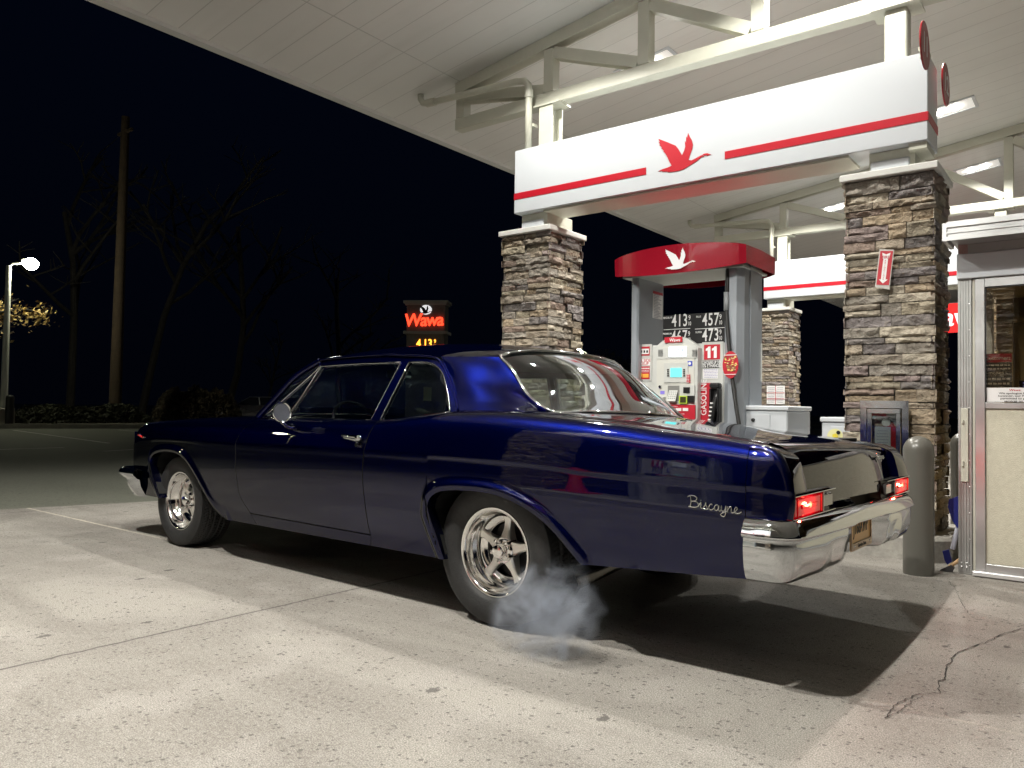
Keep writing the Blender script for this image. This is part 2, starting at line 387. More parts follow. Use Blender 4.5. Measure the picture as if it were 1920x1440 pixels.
# ============================================================ CANOPY
SL = .1449
def zc(X): return 4.69+SL*(X+5.809) if X < .3 else 4.69+SL*(.3+5.809)-SL*(X-.3)
YA, YB = -7., 31.5
b = MB()
def prof(xs, dz): return [(x, zc(x)+dz) for x in xs]
b.prism(prof([-6.86, .3, 7.46], 0)+prof([7.46, .3, -6.86], .28), 'y', YA, YB)
canopy = b.obj('canopy', ceilm); tag(canopy, 'white panelled canopy roof sloping up from its edge over the pumps', 'canopy')
canopy['label'] = 'white panelled canopy roof spanning over the car and all the pumps'
for x0, x1 in ((-6.97, -6.863), (7.463, 7.57)): MB().box(x0, x1, YA, YB, 4.50, 5.05).obj('fascia', mat('canopy fascia', (.62, .62, .6), .5), canopy)
slope_ang = math.atan(SL)
def light_fixture(X, Y, label):
    t = thing('canopy_light', label, 'light fixture', (X, Y, zc(X)), 'recessed lights in the canopy ceiling', local=True)
    t.rotation_euler = (0, -slope_ang, 0)
    b = MB(); w, h = .31, .20                                                    # frame, a flat ring 8 mm below the ceiling
    b.box(-w-.04, w+.04, -h-.04, -h, -.012, -.003); b.box(-w-.04, w+.04, h, h+.04, -.012, -.003); b.box(-w-.04, -w, -h, h, -.012, -.003); b.box(w, w+.04, -h, h, -.012, -.003)
    b.obj('frame', white_m, t)
    b = MB(); b.add([(-w, -h, -.004), (w, -h, -.004), (w, h, -.004), (-w, h, -.004)], [(0, 1, 2, 3)])
    b.obj('reflector_panel', mat('lit reflector', (.85, .85, .82), .5, emit=(1, .98, .93), es=.3), t)
    for sx_ in (-.11, .09):
        b = MB(); b.lathe([(.001, -.032), (.05, -.03), (.062, -.018), (.065, -.008)], M=Matrix.Translation((sx_, 0, 0)), n=16); b.obj('led_module', ledm, t, smooth=True)
    L = bpy.data.lights.new('canopy_lamp', 'SPOT'); L.energy = LAMP_W.get((X, Y), 450); L.color = (1, .972, .895); L.spot_size = math.radians(136); L.spot_blend = .22; L.shadow_soft_size = .045
    lo = bpy.data.objects.new('lamp', L); S.collection.objects.link(lo); lo.parent = t; lo.location = (0, 0, -.05); lo.rotation_euler = (0, slope_ang, 0)
    return t
n_l = 0
LAB = {(-1.75, 4.95): 'white canopy light above the trunk of the car', (-4.1, 4.95): 'white canopy light above the car roof, in front of the goose sign', (-1.75, 7.75): 'white canopy light over the lane behind the near sign', (-4.1, .55): 'white canopy light above the camera, left', (-1.75, .55): 'white canopy light above the camera, right', (-4.1, 7.75): 'white square ceiling light seen through the near roof truss, above the goose sign', (-1.75, 12.05): 'white ceiling light glowing just right of the round number signs',
       (-1.75, 15.2): 'white ceiling light just under the far truss chord, right of the near stone pillar', (-4.1, 15.25): 'white ceiling light peeping out left of the near stone pillar top'}
for Y in (.55, 4.95, 7.75, 12.05, 15.2, 22.4):
    for X in (-4.1, -1.75, 2.35):
        if X == 2.35 and (Y > 16 or Y < 10): continue
        n_l += 1
        light_fixture(X, Y, LAB.get((X, Y), 'white recessed canopy light in the %s column, %s row beyond the near truss' % ({-4.1: 'left', -1.75: 'middle', 2.35: 'right'}[X], {7.75: 'first', 12.05: 'second', 15.2: 'third', 22.4: 'fourth'}.get(Y, 'nearest'))))
# ============================================================ TRUSS
def truss(Y, label):
    t = thing('roof_truss', label, 'truss', (-4.5, Y, 4.17), 'steel trusses under the canopy')
    d = .065; xs = [-5.74, -4.53, -3.44, -2.35, -1.17, .16]
    b = MB(); b.box(-5.81, 5.6, Y-d, Y+d, 4.15, 4.28, .008); b.obj('bottom_chord', cream_m, t)
    b = MB(); b.prism([(-5.81, zc(-5.81)-.135), (.29, zc(.29)-.135), (5.8, zc(5.8)-.135), (5.8, zc(5.8)-.004), (.29, zc(.29)-.004), (-5.81, zc(-5.81)-.004)], 'y', Y-d, Y+d); b.obj('top_chord', cream_m, t)
    for i, x in enumerate(xs):
        w = .06; b = MB(); b.box(x-w, x+w, Y-d+.003, Y+d-.003, 4.281, zc(x-w)-.136, .006); b.obj('vertical_web', cream_m, t)
        if i+1 < len(xs):
            x2 = xs[i+1]; p, q = Vector((x+w, 0, zc(x)-.19)), Vector((x2-w, 0, 4.32)); u = (q-p).normalized(); n_ = Vector((-u.z, 0, u.x))*.055
            b = MB(); b.prism([((p-n_).x, (p-n_).z), ((q-n_).x, (q-n_).z), ((q+n_).x, (q+n_).z), ((p+n_).x, (p+n_).z)], 'y', Y-d+.006, Y+d-.006); b.obj('diagonal_web', cream_m, t)
    # posts standing on the beam
    b = MB()
    for x in (-4.53,):
        b.box(x-.085, x+.085, Y-.09, Y-.078, 3.67, 4.132); b.box(x-.085, x+.085, Y+.078, Y+.09, 3.67, 4.132); b.box(x-.006, x+.006, Y-.0775, Y+.0775, 3.67, 4.132)
        b.box(x-.17, x+.17, Y-.11, Y+.11, 4.133, 4.1495)
    b.obj('post', cream_m, t)
    b = MB(); x = -1.27; b.box(x-.08, x+.08, Y-.08, Y+.08, 3.67, 4.132, .01); b.box(x-.17, x+.17, Y-.13, Y+.13, 4.133, 4.1495); b.obj('post', cream_m, t)
    return t
def drain(Y, label):
    b = MB(); y = Y-.17; r = .036
    path = [(-6.25, y, zc(-6.25)-.0), (-6.25, y, 4.575), (-6.21, y, 4.52), (-6.14, y, 4.50)]
    path += [(-4.86, y, 4.43), (-4.75, y, 4.41), (-4.70, y, 4.36), (-4.69, y, 4.28), (-4.69, y, 3.60)]
    b.tube(path, r, 14); o = b.obj('drain_pipe', cream_m, None, smooth=True); tag(o, label, 'pipe', 'rainwater pipes under the canopy')
    b = MB(); b.box(-4.73, -4.65, y+.03, y+.1, 3.93, 3.96); b.tube([(-6.14, y, 4.50), (-6.02, y, 4.4935)], r*1.25, 14); b.tube([(-4.69, y, 4.30), (-4.69, y, 4.22)], r*1.25, 14); b.obj('pipe_collar', cream_m, o, smooth=True, ang=40)
    return o
# ============================================================ STONE PILLAR
PAL = [(.30, .26, .21), (.36, .31, .24), (.25, .225, .195), (.17, .155, .15), (.31, .26, .20), (.35, .275, .19), (.20, .18, .18), (.28, .23, .17), (.44, .39, .31), (.22, .165, .135), (.27, .245, .21), (.24, .19, .18), (.31, .27, .20)]
def pillar_mesh(seed, X0, X1, Y0, Y1, Z0, Z1, thin=False):
    R = random.Random(seed); b = MB(); D = .028
    b.box(X0+D, X1-D, Y0+D, Y1-D, Z0, Z1, col=(.24, .22, .19))
    core_n = len(b.f); cx, cy_ = (X0+X1)/2, (Y0+Y1)/2
    z = Z0
    while z < Z1-.01:
        h = R.uniform(.045, .085) if thin else R.choice((.045, .055, .065, .08, .095, .115)); h = min(h, Z1-z)
        if Z1-z-h < .03: h = Z1-z
        for side in range(4):
            L = (X1-X0) if side % 2 == 0 else (Y1-Y0); cur = 0.
            while cur < L-1e-4:
                ln = R.uniform(.10, .36)*(1.15 if not thin else 1.0)
                if L-cur-ln < .09: ln = L-cur
                parts = [(z, h)] if (h < .09 or R.random() < .55) else [(z, h*.52), (z+h*.52, h*.48)]
                for (zz, hh) in parts:
                    a0, a1 = cur+.003, cur+ln-.003; out = R.uniform(-.014, .014)*(1.3 if thin else 1)
                    if cur <= 0: a0 = -max(out, 0)-.001
                    if cur+ln >= L-1e-4: a1 = L+max(out, 0)+.001
                    col = R.choice(PAL); k = R.uniform(1.0, 1.6); col = tuple(c*k for c in col)
                    nx = max(4, int((a1-a0)/.019)); nz = max(4, int(hh/.013)); sd = R.uniform(0, 100); zb, zt = zz+.003, zz+hh-.003; tilt = R.uniform(-.012, .012)
                    def f(s, t):
                        e = min(s, 1-s)*(a1-a0); g = min(t, 1-t)*(zt-zb); edge = sstep(0, .014, min(e, g))
                        q = Vector(((lerp(a0, a1, s))*8+sd, lerp(zb, zt, t)*17, sd))
                        rough = (abs(noise.noise(q))*.040+abs(noise.noise(q*2.3))*.022+noise.noise(q*5.1)*.007)-.016
                        o_ = out + (rough + tilt*(t-.5)*1.5)*edge - .008*(1-edge)
                        p = lerp(a0, a1, s); zz_ = lerp(zb, zt, t)
                        if s in (0, 1) or t in (0, 1): o_ = -D+.0 if (s in (0, 1) and 0 < cur and cur+ln < L) or t in (0, 1) else out-.012
                        if side == 0: return Vector((X0+p, Y0-o_, zz_))
                        if side == 1: return Vector((X1+o_, Y0+p, zz_))
                        if side == 2: return Vector((X1-p, Y1+o_, zz_))
                        return Vector((X0-o_, Y1-p, zz_))
                    # ring row of 0-depth then face rows
                    ss = [0, .0001]+[i/nx for i in range(1, nx)]+[.9999, 1]; tt = [0, .0001]+[i/nz for i in range(1, nz)]+[.9999, 1]
                    vs = [f(s, t) for s in ss for t in tt]; w = len(tt)
                    fs = [(i*w+j, (i+1)*w+j, (i+1)*w+j+1, i*w+j+1) for i in range(len(ss)-1) for j in range(w-1)]
                    b.add(vs, fs, col)
                cur += ln
        z += h
    return b
def pillar(seed, X0, X1, Y0, Y1, label, group, thin=False, box=None):
    t = thing('stone_pillar', label, 'pillar', ((X0+X1)/2, (Y0+Y1)/2, .17), group)
    b = pillar_mesh(seed, X0, X1, Y0, Y1, .17, 2.80, thin); o = b.obj('stone_cladding', stone, t, smooth=True, ang=50, colattr=True)
    b = MB(); b.box(X0-.035, X1+.03, Y0-.04, Y1+.04, 2.802, 2.855, .006); b.obj('cap_slab', capm, t)
    x0, x1 = box; b = MB(); b.box(x0, x1, Y0+.07, Y1-.07, 2.856, 3.018, .004); b.obj('neck', cream_m, t)
    b = MB(); b.box(x0+.012, x1-.03, Y0+.045, Y0+.068, 2.857, 2.945, .02); b.obj('neck_cover', white_m, t, smooth=True, ang=40)
    return t
# ============================================================ OVERHEAD SIGN
GC = [(1228,507),(1262,490),(1300,478),(1335,462),(1318,435),(1303,400),(1285,368),(1268,350),(1276,349),(1252,326),(1260,322),(1236,300),(1246,297),(1230,276),(1243,280),(1230,252),(1300,278),(1366,306),(1385,330),(1415,381),(1432,345),(1441,312),(1438,268),(1447,286),(1448,233),(1455,248),(1462,205),(1475,235),(1490,260),(1501,298),(1496,330),(1481,370),(1466,418),(1490,421),(1530,400),(1562,383),(1578,379),(1590,392),(1568,394),(1530,427),(1470,464),(1430,490),(1380,505),(1310,514),(1298,508),(1262,510),(1260,503)]
GH = [(1576,374),(1590,368),(1612,365),(1643,373),(1612,385),(1598,380),(1590,384),(1580,378)]
def goose_pts(P): return [(v.x, v.z) for v in [onY(6.17, 940+x/4.174, 200+y/4.174) for x, y in P]]
GOOSE = goose_pts(GC); GHEAD = goose_pts(GH)
gx0 = sum(p[0] for p in GOOSE)/len(GOOSE); gz0 = sum(p[1] for p in GOOSE)/len(GOOSE)
GOOSE = [(x-gx0, z-gz0) for x, z in GOOSE]; GHEAD = [(x-gx0, z-gz0) for x, z in GHEAD]
def goose(b, c, k=1., nrm=-1, d=.003, M=None):
    """goose emblem centred at c on a face whose normal is nrm*Y"""
    for P in (GOOSE, GHEAD):
        pts = [(c[0]+x*k*(-nrm), c[2]+z*k) for x, z in P]
        if M is None: b.prism(pts, 'y', c[1], c[1]+nrm*d)
        else: b.prism([(x*k, z*k) for x, z in P], 'y', 0, -d, M=M)
SX0, SX1, SY0, SY1, SZ0, SZ1 = -4.80, -1.022, 6.17, 6.565, 3.02, 3.667
def sign_beam(dy, label, word=False):
    c = Vector(((SX0+SX1)/2, (SY0+SY1)/2+dy, SZ0)); t = thing('canopy_sign', label, 'sign', c, 'white overhead signs spanning the pillars')
    b = MB(); b.box(SX0, SX1, SY0+dy, SY1+dy, SZ0, SZ1, .006); b.obj('sign_box', white_m, t)
    y0, y1 = SY0+dy, SY1+dy; rb = MB()
    if not word:
        for (x0, x1) in ((SX0+.0, -3.292), (-2.551, SX1)):
            b = MB(); b.box(x0, x1, y0-.004, y0-.0005, 3.161, 3.226); b.obj('stripe', red_m, t)
            b = MB(); m = SX0+SX1; b.box(m-x0, m-x1, y1+.0005, y1+.004, 3.161, 3.226); b.obj('stripe', red_m, t)
        b = MB(); goose(b, (gx0, y0-.0005, gz0), 1, -1, .004); b.obj('bird_emblem', red_m, t)
        b = MB(); goose(b, (SX0+SX1-gx0, y1+.0005, gz0), 1, 1, .004); b.obj('bird_emblem', red_m, t)
    else:
        b = MB(); b.box(-4.0, -1.9, y0-.03, y0-.0005, SZ0-.06, SZ1-.02); p = b.obj('red_panel', mat('backlit red', (.6, .02, .02), .4, emit=(1, .03, .03), es=.9), t)
        b = MB(); text('Wawa', b, face_mat((-2.98, y0-.031, 3.31)), .62, .022, .15, spacing=.92); b.obj('lettering', mat('backlit white', (.8, .8, .8), .4, emit=(1, .95, .95), es=1.3), p)
    b = MB(); b.box(SX1+.0005, SX1+.004, y0, y1, 3.161, 3.226); b.obj('stripe', red_m, t)
    # underside flange
    b = MB(); b.box(SX0+.35, SX1-.55, y0+.03, y1-.02, SZ0-.022, SZ0-.001); b.obj('underside_panel', cream_m, t)
    b = MB(); b.box(SX1-.13, SX1-.01, y0+.02, y0+.33, SZ0-.05, SZ0-.002, M=None); b.obj('end_flashing', cream_m, t)
    return t
def disc(p, s, label):
    t = thing('number_sign', label, 'sign', p, 'round pump number signs')
    M = Matrix.Translation(p) @ Matrix.Rotation(PI/2, 4, 'Y'); b = MB(); b.lathe([(.001, -.006), (.16, -.006), (.163, 0), (.16, .006), (.001, .006)], M=M, n=36); b.obj('disc', mat('dark red', (.30, .012, .02), .35), t, smooth=True, ang=40)
    b = MB(); text(s, b, face_mat((p[0]+.0065, p[1], p[2]), 1, 0), .2, .02); text(s, b, face_mat((p[0]-.0065, p[1], p[2]), -1, 0), .2, .02); b.obj('digits', whitep, t)
    return t
def island(dy, label):
    b = MB(); x0, x1, y0, y1 = -5.45, -.87, 6.06+dy, 7.0+dy; c = .10
    pts = [(x0+c, y0), (x1-c, y0), (x1, y0+c), (x1, y1-c), (x1-c, y1), (x0+c, y1), (x0, y1-c), (x0, y0+c)]
    n = len(pts); e = .018; ins = [(lerp(p[0], (x0+x1)/2, e/2.3), lerp(p[1], (y0+y1)/2, e/.45)) for p in pts]
    b.add([(p[0], p[1], 0) for p in pts]+[(p[0], p[1], .15) for p in pts]+[(p[0], p[1], .17) for p in ins], [(i, (i+1) % n, n+(i+1) % n, n+i) for i in range(n)]+[(n+i, n+(i+1) % n, 2*n+(i+1) % n, 2*n+i) for i in range(n)]+[tuple(range(2*n, 3*n))])
    return struct(b.obj('pump_island', island_m))
for dy in (-7.25, 0, 7.2, 14.4, 21.6): island(dy, '')
PLX0, PLX1, PRX0, PRX1, PY0, PY1 = -4.955, -4.365, -1.592, -.985, 6.195, 6.79
neckL = (onY(6.27, 979, 415).x, onY(6.27, 1027, 405).x); neckR = (onY(6.27, 1630, 310).x, onY(6.27, 1716, 290).x)
pL = pillar(11, PLX0, PLX1, PY0, PY1, 'grey fieldstone pillar left of the fuel pump, behind the car roof', 'stone pillars', True, neckL)
pR = pillar(5, PRX0, PRX1, PY0, PY1, 'nearest and largest stone pillar, with the fire extinguisher cabinet', 'stone pillars', False, neckR)
copy_tree(pL, (0, 7.2, 0), 'narrow far stone pillar seen between the fuel pump and the near pillar')
copy_tree(pR, (0, 7.2, 0), 'far stone pillar hidden behind the attendant booth')
copy_tree(pL, (0, -7.25, 0), 'stone pillar of the island behind the camera, left end'); copy_tree(pR, (0, -7.25, 0), 'stone pillar of the island behind the camera, right end')
copy_tree(pL, (0, 14.4, 0), 'farthest stone pillar carrying the backlit red sign'); copy_tree(pR, (0, 14.4, 0), 'farthest right stone pillar under the backlit red sign')
s1_ = sign_beam(0, 'large white overhead sign with a red goose and red stripe, nearest the camera')
copy_tree(s1_, (0, 7.2, 0), 'white overhead sign with red stripe on the far island, behind the pump'); copy_tree(s1_, (0, -7.25, 0), 'white overhead sign with red goose on the island behind the camera')
sign_beam(14.4, 'far overhead sign with a backlit red panel and white letters', True)
disc((-.99, 5.86, 3.578), '11', 'round dark red number 11 sign at the right top corner of the near white sign')
disc((-.99, 6.72, 3.60), '12', 'second round dark red number sign, just behind number 11')
b = MB(); b.box(-1.05, -1.0, 5.98, 6.169, 3.60, 3.63); b.tube([(-1.0, 5.9, 3.6), (-1.03, 6.0, 3.6)], .01, 8); b.box(-1.02, -1.0, 5.86, 6.0, 3.50, 3.66)
o = b.obj('sign_bracket', cream_m); tag(o, 'small cream bracket holding the number 11 sign on the post', 'bracket')
for Y, l in ((6.42, 'near cream steel truss crossing above the white goose sign'), (13.62, 'far cream steel truss above the far island sign'), (-.83, 'steel truss over the island behind the camera'), (20.85, 'farthest steel truss under the canopy')):
    t_ = truss(Y, l)
for Y, l in ((6.42, 'cream drain pipe bending down beside the near truss post'), (13.62, 'cream drain pipe beside the far truss')): drain(Y, l)
# ============================================================ FUEL PUMP
pump_grey = mat('pump light grey', (.54, .55, .53), .38)
pump_pan = mat('pump panel', (.58, .58, .54), .45)
pump_blue = mat('pump column blue grey', (.36, .39, .43), .32, .35)
screen_m = mat('lit cyan screen', (.1, .5, .5), .2, emit=(.18, .85, .9), es=.9)
lcd_m = mat('lit price display', (.7, .75, .8), .3, emit=(.85, .95, 1), es=.85)
yellow_m = mat('safety yellow', (.75, .62, .04), .5); orange_m = mat('orange print', (.8, .38, .05), .5)
blue_m = mat('sticker blue', (.03, .05, .45), .4); redp = mat('sticker red', (.46, .014, .03), .4); greyprint = mat('grey print', (.45, .45, .5), .5)
YF = 6.27; YC = 6.19
def Q(x, y, Y=YF): v = onY(Y, x, y); return v
def prect(b, x0, y0, x1, y1, Y, d=.004, m=None):
    """upright box whose front face covers photo pixels (x0,y0)-(x1,y1) when it stands in the plane Y"""
    a = onY(Y, x0, (y0+y1)/2); c = onY(Y, x1, (y0+y1)/2); mx = (x0+x1)/2
    z1 = onY(Y, mx, y0).z; z0 = onY(Y, mx, y1).z
    b.box(a.x, c.x, Y, Y+d, z0, z1); return (a.x+c.x)/2, (z0+z1)/2, c.x-a.x, z1-z0
def lab(name, parent, m, x0, y0, x1, y1, Y, d=.003): b = MB(); r = prect(b, x0, y0, x1, y1, Y-d, d-.0005); return b.obj(name, m, parent), r
def tx(s, parent, m, c, size, Y, name='lettering', **kw):
    b = MB(); text(s, b, face_mat((c[0], Y, c[1])), size, **kw); return b.obj(name, m, parent)
def lines(b, cx, cz, w, h, n, Y, seed=1, th=.35):
    """rows of small word-like dashes, print too small to read in the photograph"""
    R = random.Random(seed)
    for i in range(n):
        z = cz+h/2-(i+.5)*h/n; x = -w/2*R.uniform(.8, 1)
        while x < w/2*.9:
            l = R.uniform(.05, .14)*w; b.box(cx+x, cx+min(x+l, w/2), Y-.001, Y, z-h/n*th/2, z+h/n*th/2); x += l+.03*w
xl, xr = Q(1183, 640).x, Q(1424, 640, 6.19).x
PX0, PX1 = -3.445, -2.40; PD0, PD1 = 6.19, 6.70; PMY = (PD0+PD1)/2; PMX = (PX0+PX1)/2
def pump(label):
    t = thing('fuel_pump', label, 'fuel pump', (PMX, PMY, .17), 'fuel pumps on the islands')
    # side columns
    for x0, x1 in ((PX0, PX0+.075), (PX1-.17, PX1)):
        b = MB(); w = x1-x0; c = .05 if w > .1 else .015
        b.prism([(x0, PD0+c), (x0+c, PD0), (x1-c, PD0), (x1, PD0+c), (x1, PD1-c), (x1-c, PD1), (x0+c, PD1), (x0, PD1-c)], 'z', .17, 2.32)
        b.obj('side_column', pump_blue, t)
        if w > .1:
            b = MB(); b.box(x1, x1+.012, PD0+.16, PD1-.16, .3, 2.3, .005); b.obj('column_panel', pump_blue, t)
    # body between columns
    b = MB(); b.box(PX0+.04, PX1-.02, YF+.0, 2*PMY-YF, .17, 1.62, .01); b.obj('cabinet', pump_grey, t)
    # arched hood
    b = MB(); hx0, hx1 = -3.565, -2.335; n = 24
    def hood(s, k):
        x = lerp(hx0, hx1, s); a = 1-(2*s-1)**2
        top = 2.40+.05*a**.8; bot = 2.25-.045*a**.9; bul = .095+.10*a**.8
        return x, top, bot, bul
    for i in range(n):
        A = hood(i/n, 0); B_ = hood((i+1)/n, 0)
        for sgn in (-1, 1):
            yy = PMY+sgn*((PD1-PD0)/2-.02)
            qa, qb = PMY+sgn*((PD1-PD0)/2+A[3]), PMY+sgn*((PD1-PD0)/2+B_[3])
            V_ = [(A[0], qa, A[1]), (B_[0], qb, B_[1]), (B_[0], qb-sgn*.012, B_[2]), (A[0], qa-sgn*.012, A[2]), (A[0], PMY, A[1]+.01), (B_[0], PMY, B_[1]+.01)]
            b.add(V_, [(0, 1, 2, 3), (0, 1, 5, 4)])
    for s in (0, 1):
        A = hood(s, 0); y0, y1 = PMY-(PD1-PD0)/2-A[3], PMY+(PD1-PD0)/2+A[3]
        b.add([(A[0], y0, A[1]), (A[0], y1, A[1]), (A[0], y1-.012, A[2]), (A[0], y0+.012, A[2]), (A[0], PMY, A[1]+.01)], [(0, 3, 2, 1, 4)])
    b.obj('hood', mat('hood red', (.27, .006, .018), .22, coat=.5), t, smooth=True, ang=30)
    b = MB(); b.box(hx0+.05, hx1-.05, PD0-.03, PD1+.03, 2.235, 2.252); b.obj('hood_underside', pump_grey, t)
    def face(parentf):
        pass
    Mback = Matrix.Translation((PMX, PMY, 0)) @ Matrix.Rotation(PI, 4, 'Z') @ Matrix.Translation((-PMX, -PMY, 0))
    made = []
    def add(name, m, b, par=None, **kw):
        o = b.obj(name, m, par or t, **kw)
        return o
    # goose on the curved hood
    a = .17
    for sg in (0, 1):
        b = MB(); M = Matrix.Translation((PMX+.02*(1 if sg == 0 else -1), PMY-(1 if sg == 0 else -1)*((PD1-PD0)/2+.19), 2.322)) @ Matrix.Rotation(PI*sg, 4, 'Z')
        goose(b, (0, 0, 0), .56, M=M); add('bird_emblem', mat('emblem white', (.75, .75, .78), .4), b)
    YFs = [(YF, None)]
    parts = []
    def both(name, m, b):
        o = b.obj(name, m, t); bb = MB(); bb.v = [Mback @ v for v in b.v]; bb.f = list(b.f); bb.c = list(b.c); bb.obj(name, m, t); return o
    # centre bezel with arched top
    x0, x1 = Q(1228, 700, YC).x, Q(1312, 700, YC).x; zt = Q(1270, 630, YC).z; zs = Q(1228, 655, YC).z
    x0 = Q(1226, 700, YC).x; x1 = Q(1308, 700, YC).x; pts = [(x0, .5), (x1, .5)]
    for i in range(13): s = i/12; pts.append((lerp(x1, x0, s), zs+(zt-zs)*math.sin(PI*s)**.8))
    b = MB(); b.prism(pts, 'y', YC, YF+.0); both('centre_bezel', pump_grey, b)
    b = MB(); ip = [(x0+.03, .55), (x1-.03, .55)]
    for i in range(13): s = i/12; ip.append((lerp(x1-.03, x0+.03, s), zs-.04+(zt-zs)*.9*math.sin(PI*s)**.8))
    b.prism(ip, 'y', YC-.004, YC-.0005); both('inner_panel', pump_pan, b)
    ys = YC-.0045
    b = MB(); prect(b, 1246, 632, 1279, 642, ys-.008, .0075); both('name_plate', redp, b)
    b = MB(); c = Q(1266, 638, ys); text('Wawa', b, face_mat((c.x, ys-.0085, c.z+.001)), .04, .03, .15); both('plate_lettering', whitep, b)
    b = MB(); prect(b, 1231, 652, 1305, 672, ys-.0025, .002); both('display_surround', pump_grey, b)
    b = MB(); prect(b, 1254, 650, 1287, 669, ys-.006, .003); both('price_display', lcd_m, b)
    b = MB(); c = Q(1273, 657, ys); text('20.00', b, face_mat((c.x+.015, ys-.0065, c.z)), .038, .0, .1); text('4.84', b, face_mat((c.x+.02, ys-.0065, c.z-.042)), .028, 0, .1); both('display_digits', mat('lcd grey', (.25, .28, .3), .5), b)
    b = MB()
    for xx in (1234, 1298):
        for k in range(6): prect(b, xx, 656+k*2.2, xx+9, 657+k*2.2, ys-.004, .001)
    both('speaker_slots', blackm, b)
    b = MB(); prect(b, 1245, 680, 1290, 717, ys-.006, .0055); both('screen_bezel', pump_grey, b)
    b = MB(); prect(b, 1257, 690, 1278, 707, ys-.0105, .004); both('touch_screen', screen_m, b)
    b = MB()
    for xx in (1251, 1281):
        for k in range(4): prect(b, xx, 692+k*3.8, xx+3, 694.4+k*3.8, ys-.0105, .004)
    both('soft_keys', blackm, b)
    b = MB(); prect(b, 1289, 677, 1298, 686, ys-.0025, .002); both('blue_sticker', blue_m, b)
    b = MB(); c = Q(1293.5, 681.5, ys); b.lathe([(.001, 0), (.013, 0), (.013, .001), (.001, .001)], M=face_mat((c.x, ys-.003, c.z)), n=12); both('sticker_mark', whitep, b)
    b = MB(); prect(b, 1287, 702, 1294, 718, ys-.0085, .002); both('red_strip', redp, b)
    b = MB(); c = Q(1290.5, 710, ys); lines(b, c.x, c.z, .03, .075, 6, ys-.009, 4); both('strip_print', whitep, b)
    # lower controls
    b = MB(); prect(b, 1252, 723, 1274, 752, ys-.002, .0015); both('pinpad_recess', mat('recess grey', (.2, .2, .19), .6), b)
    b = MB(); a_, c_ = Q(1255, 745, ys), Q(1271, 745, ys); zt_, zb_ = Q(1262, 732, ys).z, Q(1262, 752, ys).z
    b.add([(a_.x, ys-.005, zt_), (c_.x, ys-.005, zt_), (c_.x, ys-.05, zb_), (a_.x, ys-.05, zb_), (a_.x, ys, zb_-.01), (c_.x, ys, zb_-.01)], [(0, 1, 2, 3), (3, 2, 5, 4)]); both('keypad', pump_grey, b)
    b = MB()
    for i in range(4):
        for j in range(4):
            x = lerp(a_.x+.012, c_.x-.012, i/3); s = .15+j*.2; z = lerp(zt_, zb_, s); y = ys-.005-.045*s-.003; b.box(x-.005, x+.005, y-.002, y+.001, z-.005, z+.004)
    both('keys', mat('key grey', (.3, .31, .32), .5), b)
    b = MB(); prect(b, 1274, 722, 1302, 742, ys-.012, .0115); both('card_reader_panel', pump_grey, b)
    b = MB(); prect(b, 1281, 726, 1293, 737, ys-.018, .0055); both('contactless_reader', blackm, b)
    b = MB(); prect(b, 1273, 742, 1288, 757, ys-.02, .0195); both('card_slot_frame', mat('lime frame', (.45, .6, .06), .4), b)
    b = MB(); prect(b, 1275, 744, 1286, 755, ys-.022, .0015); both('card_slot', mat('dark lens', (.05, .05, .02), .1), b)
    b = MB(); prect(b, 1289, 742, 1301, 755, ys-.015, .0145); both('receipt_slot', blackm, b)
    b = MB(); c = Q(1238, 725, ys); b.lathe([(.001, .012), (.012, .012), (.014, 0)], M=face_mat((c.x, ys, c.z)), n=14); both('lock', steel, b)
    b = MB(); prect(b, 1227, 744, 1243, 751, ys-.05, .0495); both('receipt_shelf', pump_grey, b)
    b = MB(); prect(b, 1238, 733, 1246, 739, ys-.002, .0015); both('small_sticker', mat('violet sticker', (.25, .2, .7), .4), b)
    # red grade panel
    b = MB(); prect(b, 1232, 759, 1303, 800, ys-.014, .0135); both('grade_panel', redp, b)
    b = MB()
    for xx in (1240, 1255, 1267, 1280): prect(b, xx, 765, xx+10, 770.5, ys-.02, .0055)
    both('grade_buttons', whitep, b)
    b = MB(); c = Q(1262, 762, ys); lines(b, c.x, c.z, .1, .012, 1, ys-.0145, 3); c = Q(1272, 776, ys); lines(b, c.x, c.z, .13, .012, 1, ys-.0145, 5); both('grade_print', whitep, b)
    b = MB(); prect(b, 1279, 784, 1291, 795, ys-.017, .0025); both('yellow_sticker', yellow_m, b)
    # left stickers on side panel
    b = MB(); prect(b, 1187, 646, 1222, 714, YF-.006, .0055); both('left_panel', pump_grey, b)
    yf = YF-.0065
    b = MB(); prect(b, 1194, 650, 1218, 667, yf-.0025, .002); both('warning_sticker', redp, b)
    b = MB(); prect(b, 1195.5, 654, 1216.5, 664, yf-.0045, .0015); both('warning_field', whitep, b)
    b = MB(); 
    for i in range(4): c = Q(1198+i*5.3, 659, yf); b.box(c.x-.008, c.x+.008, yf-.006, yf-.005, c.z-.012, c.z+.010)
    both('warning_pictograms', blackp, b)
    b = MB(); prect(b, 1193, 673, 1219, 685, yf-.0025, .002); both('pickup_sticker', whitep, b)
    b = MB(); c = Q(1206, 676.3, yf); text('FUEL SIDE', b, face_mat((c.x, yf-.003, c.z)), .038, .004, sx=.9); c = Q(1206, 682, yf); text('PICKUP', b, face_mat((c.x, yf-.003, c.z)), .038, .004, sx=.9); both('pickup_lettering', redp, b)
    b = MB(); prect(b, 1192, 687, 1218, 711, yf-.0025, .002); both('offer_sticker', redp, b)
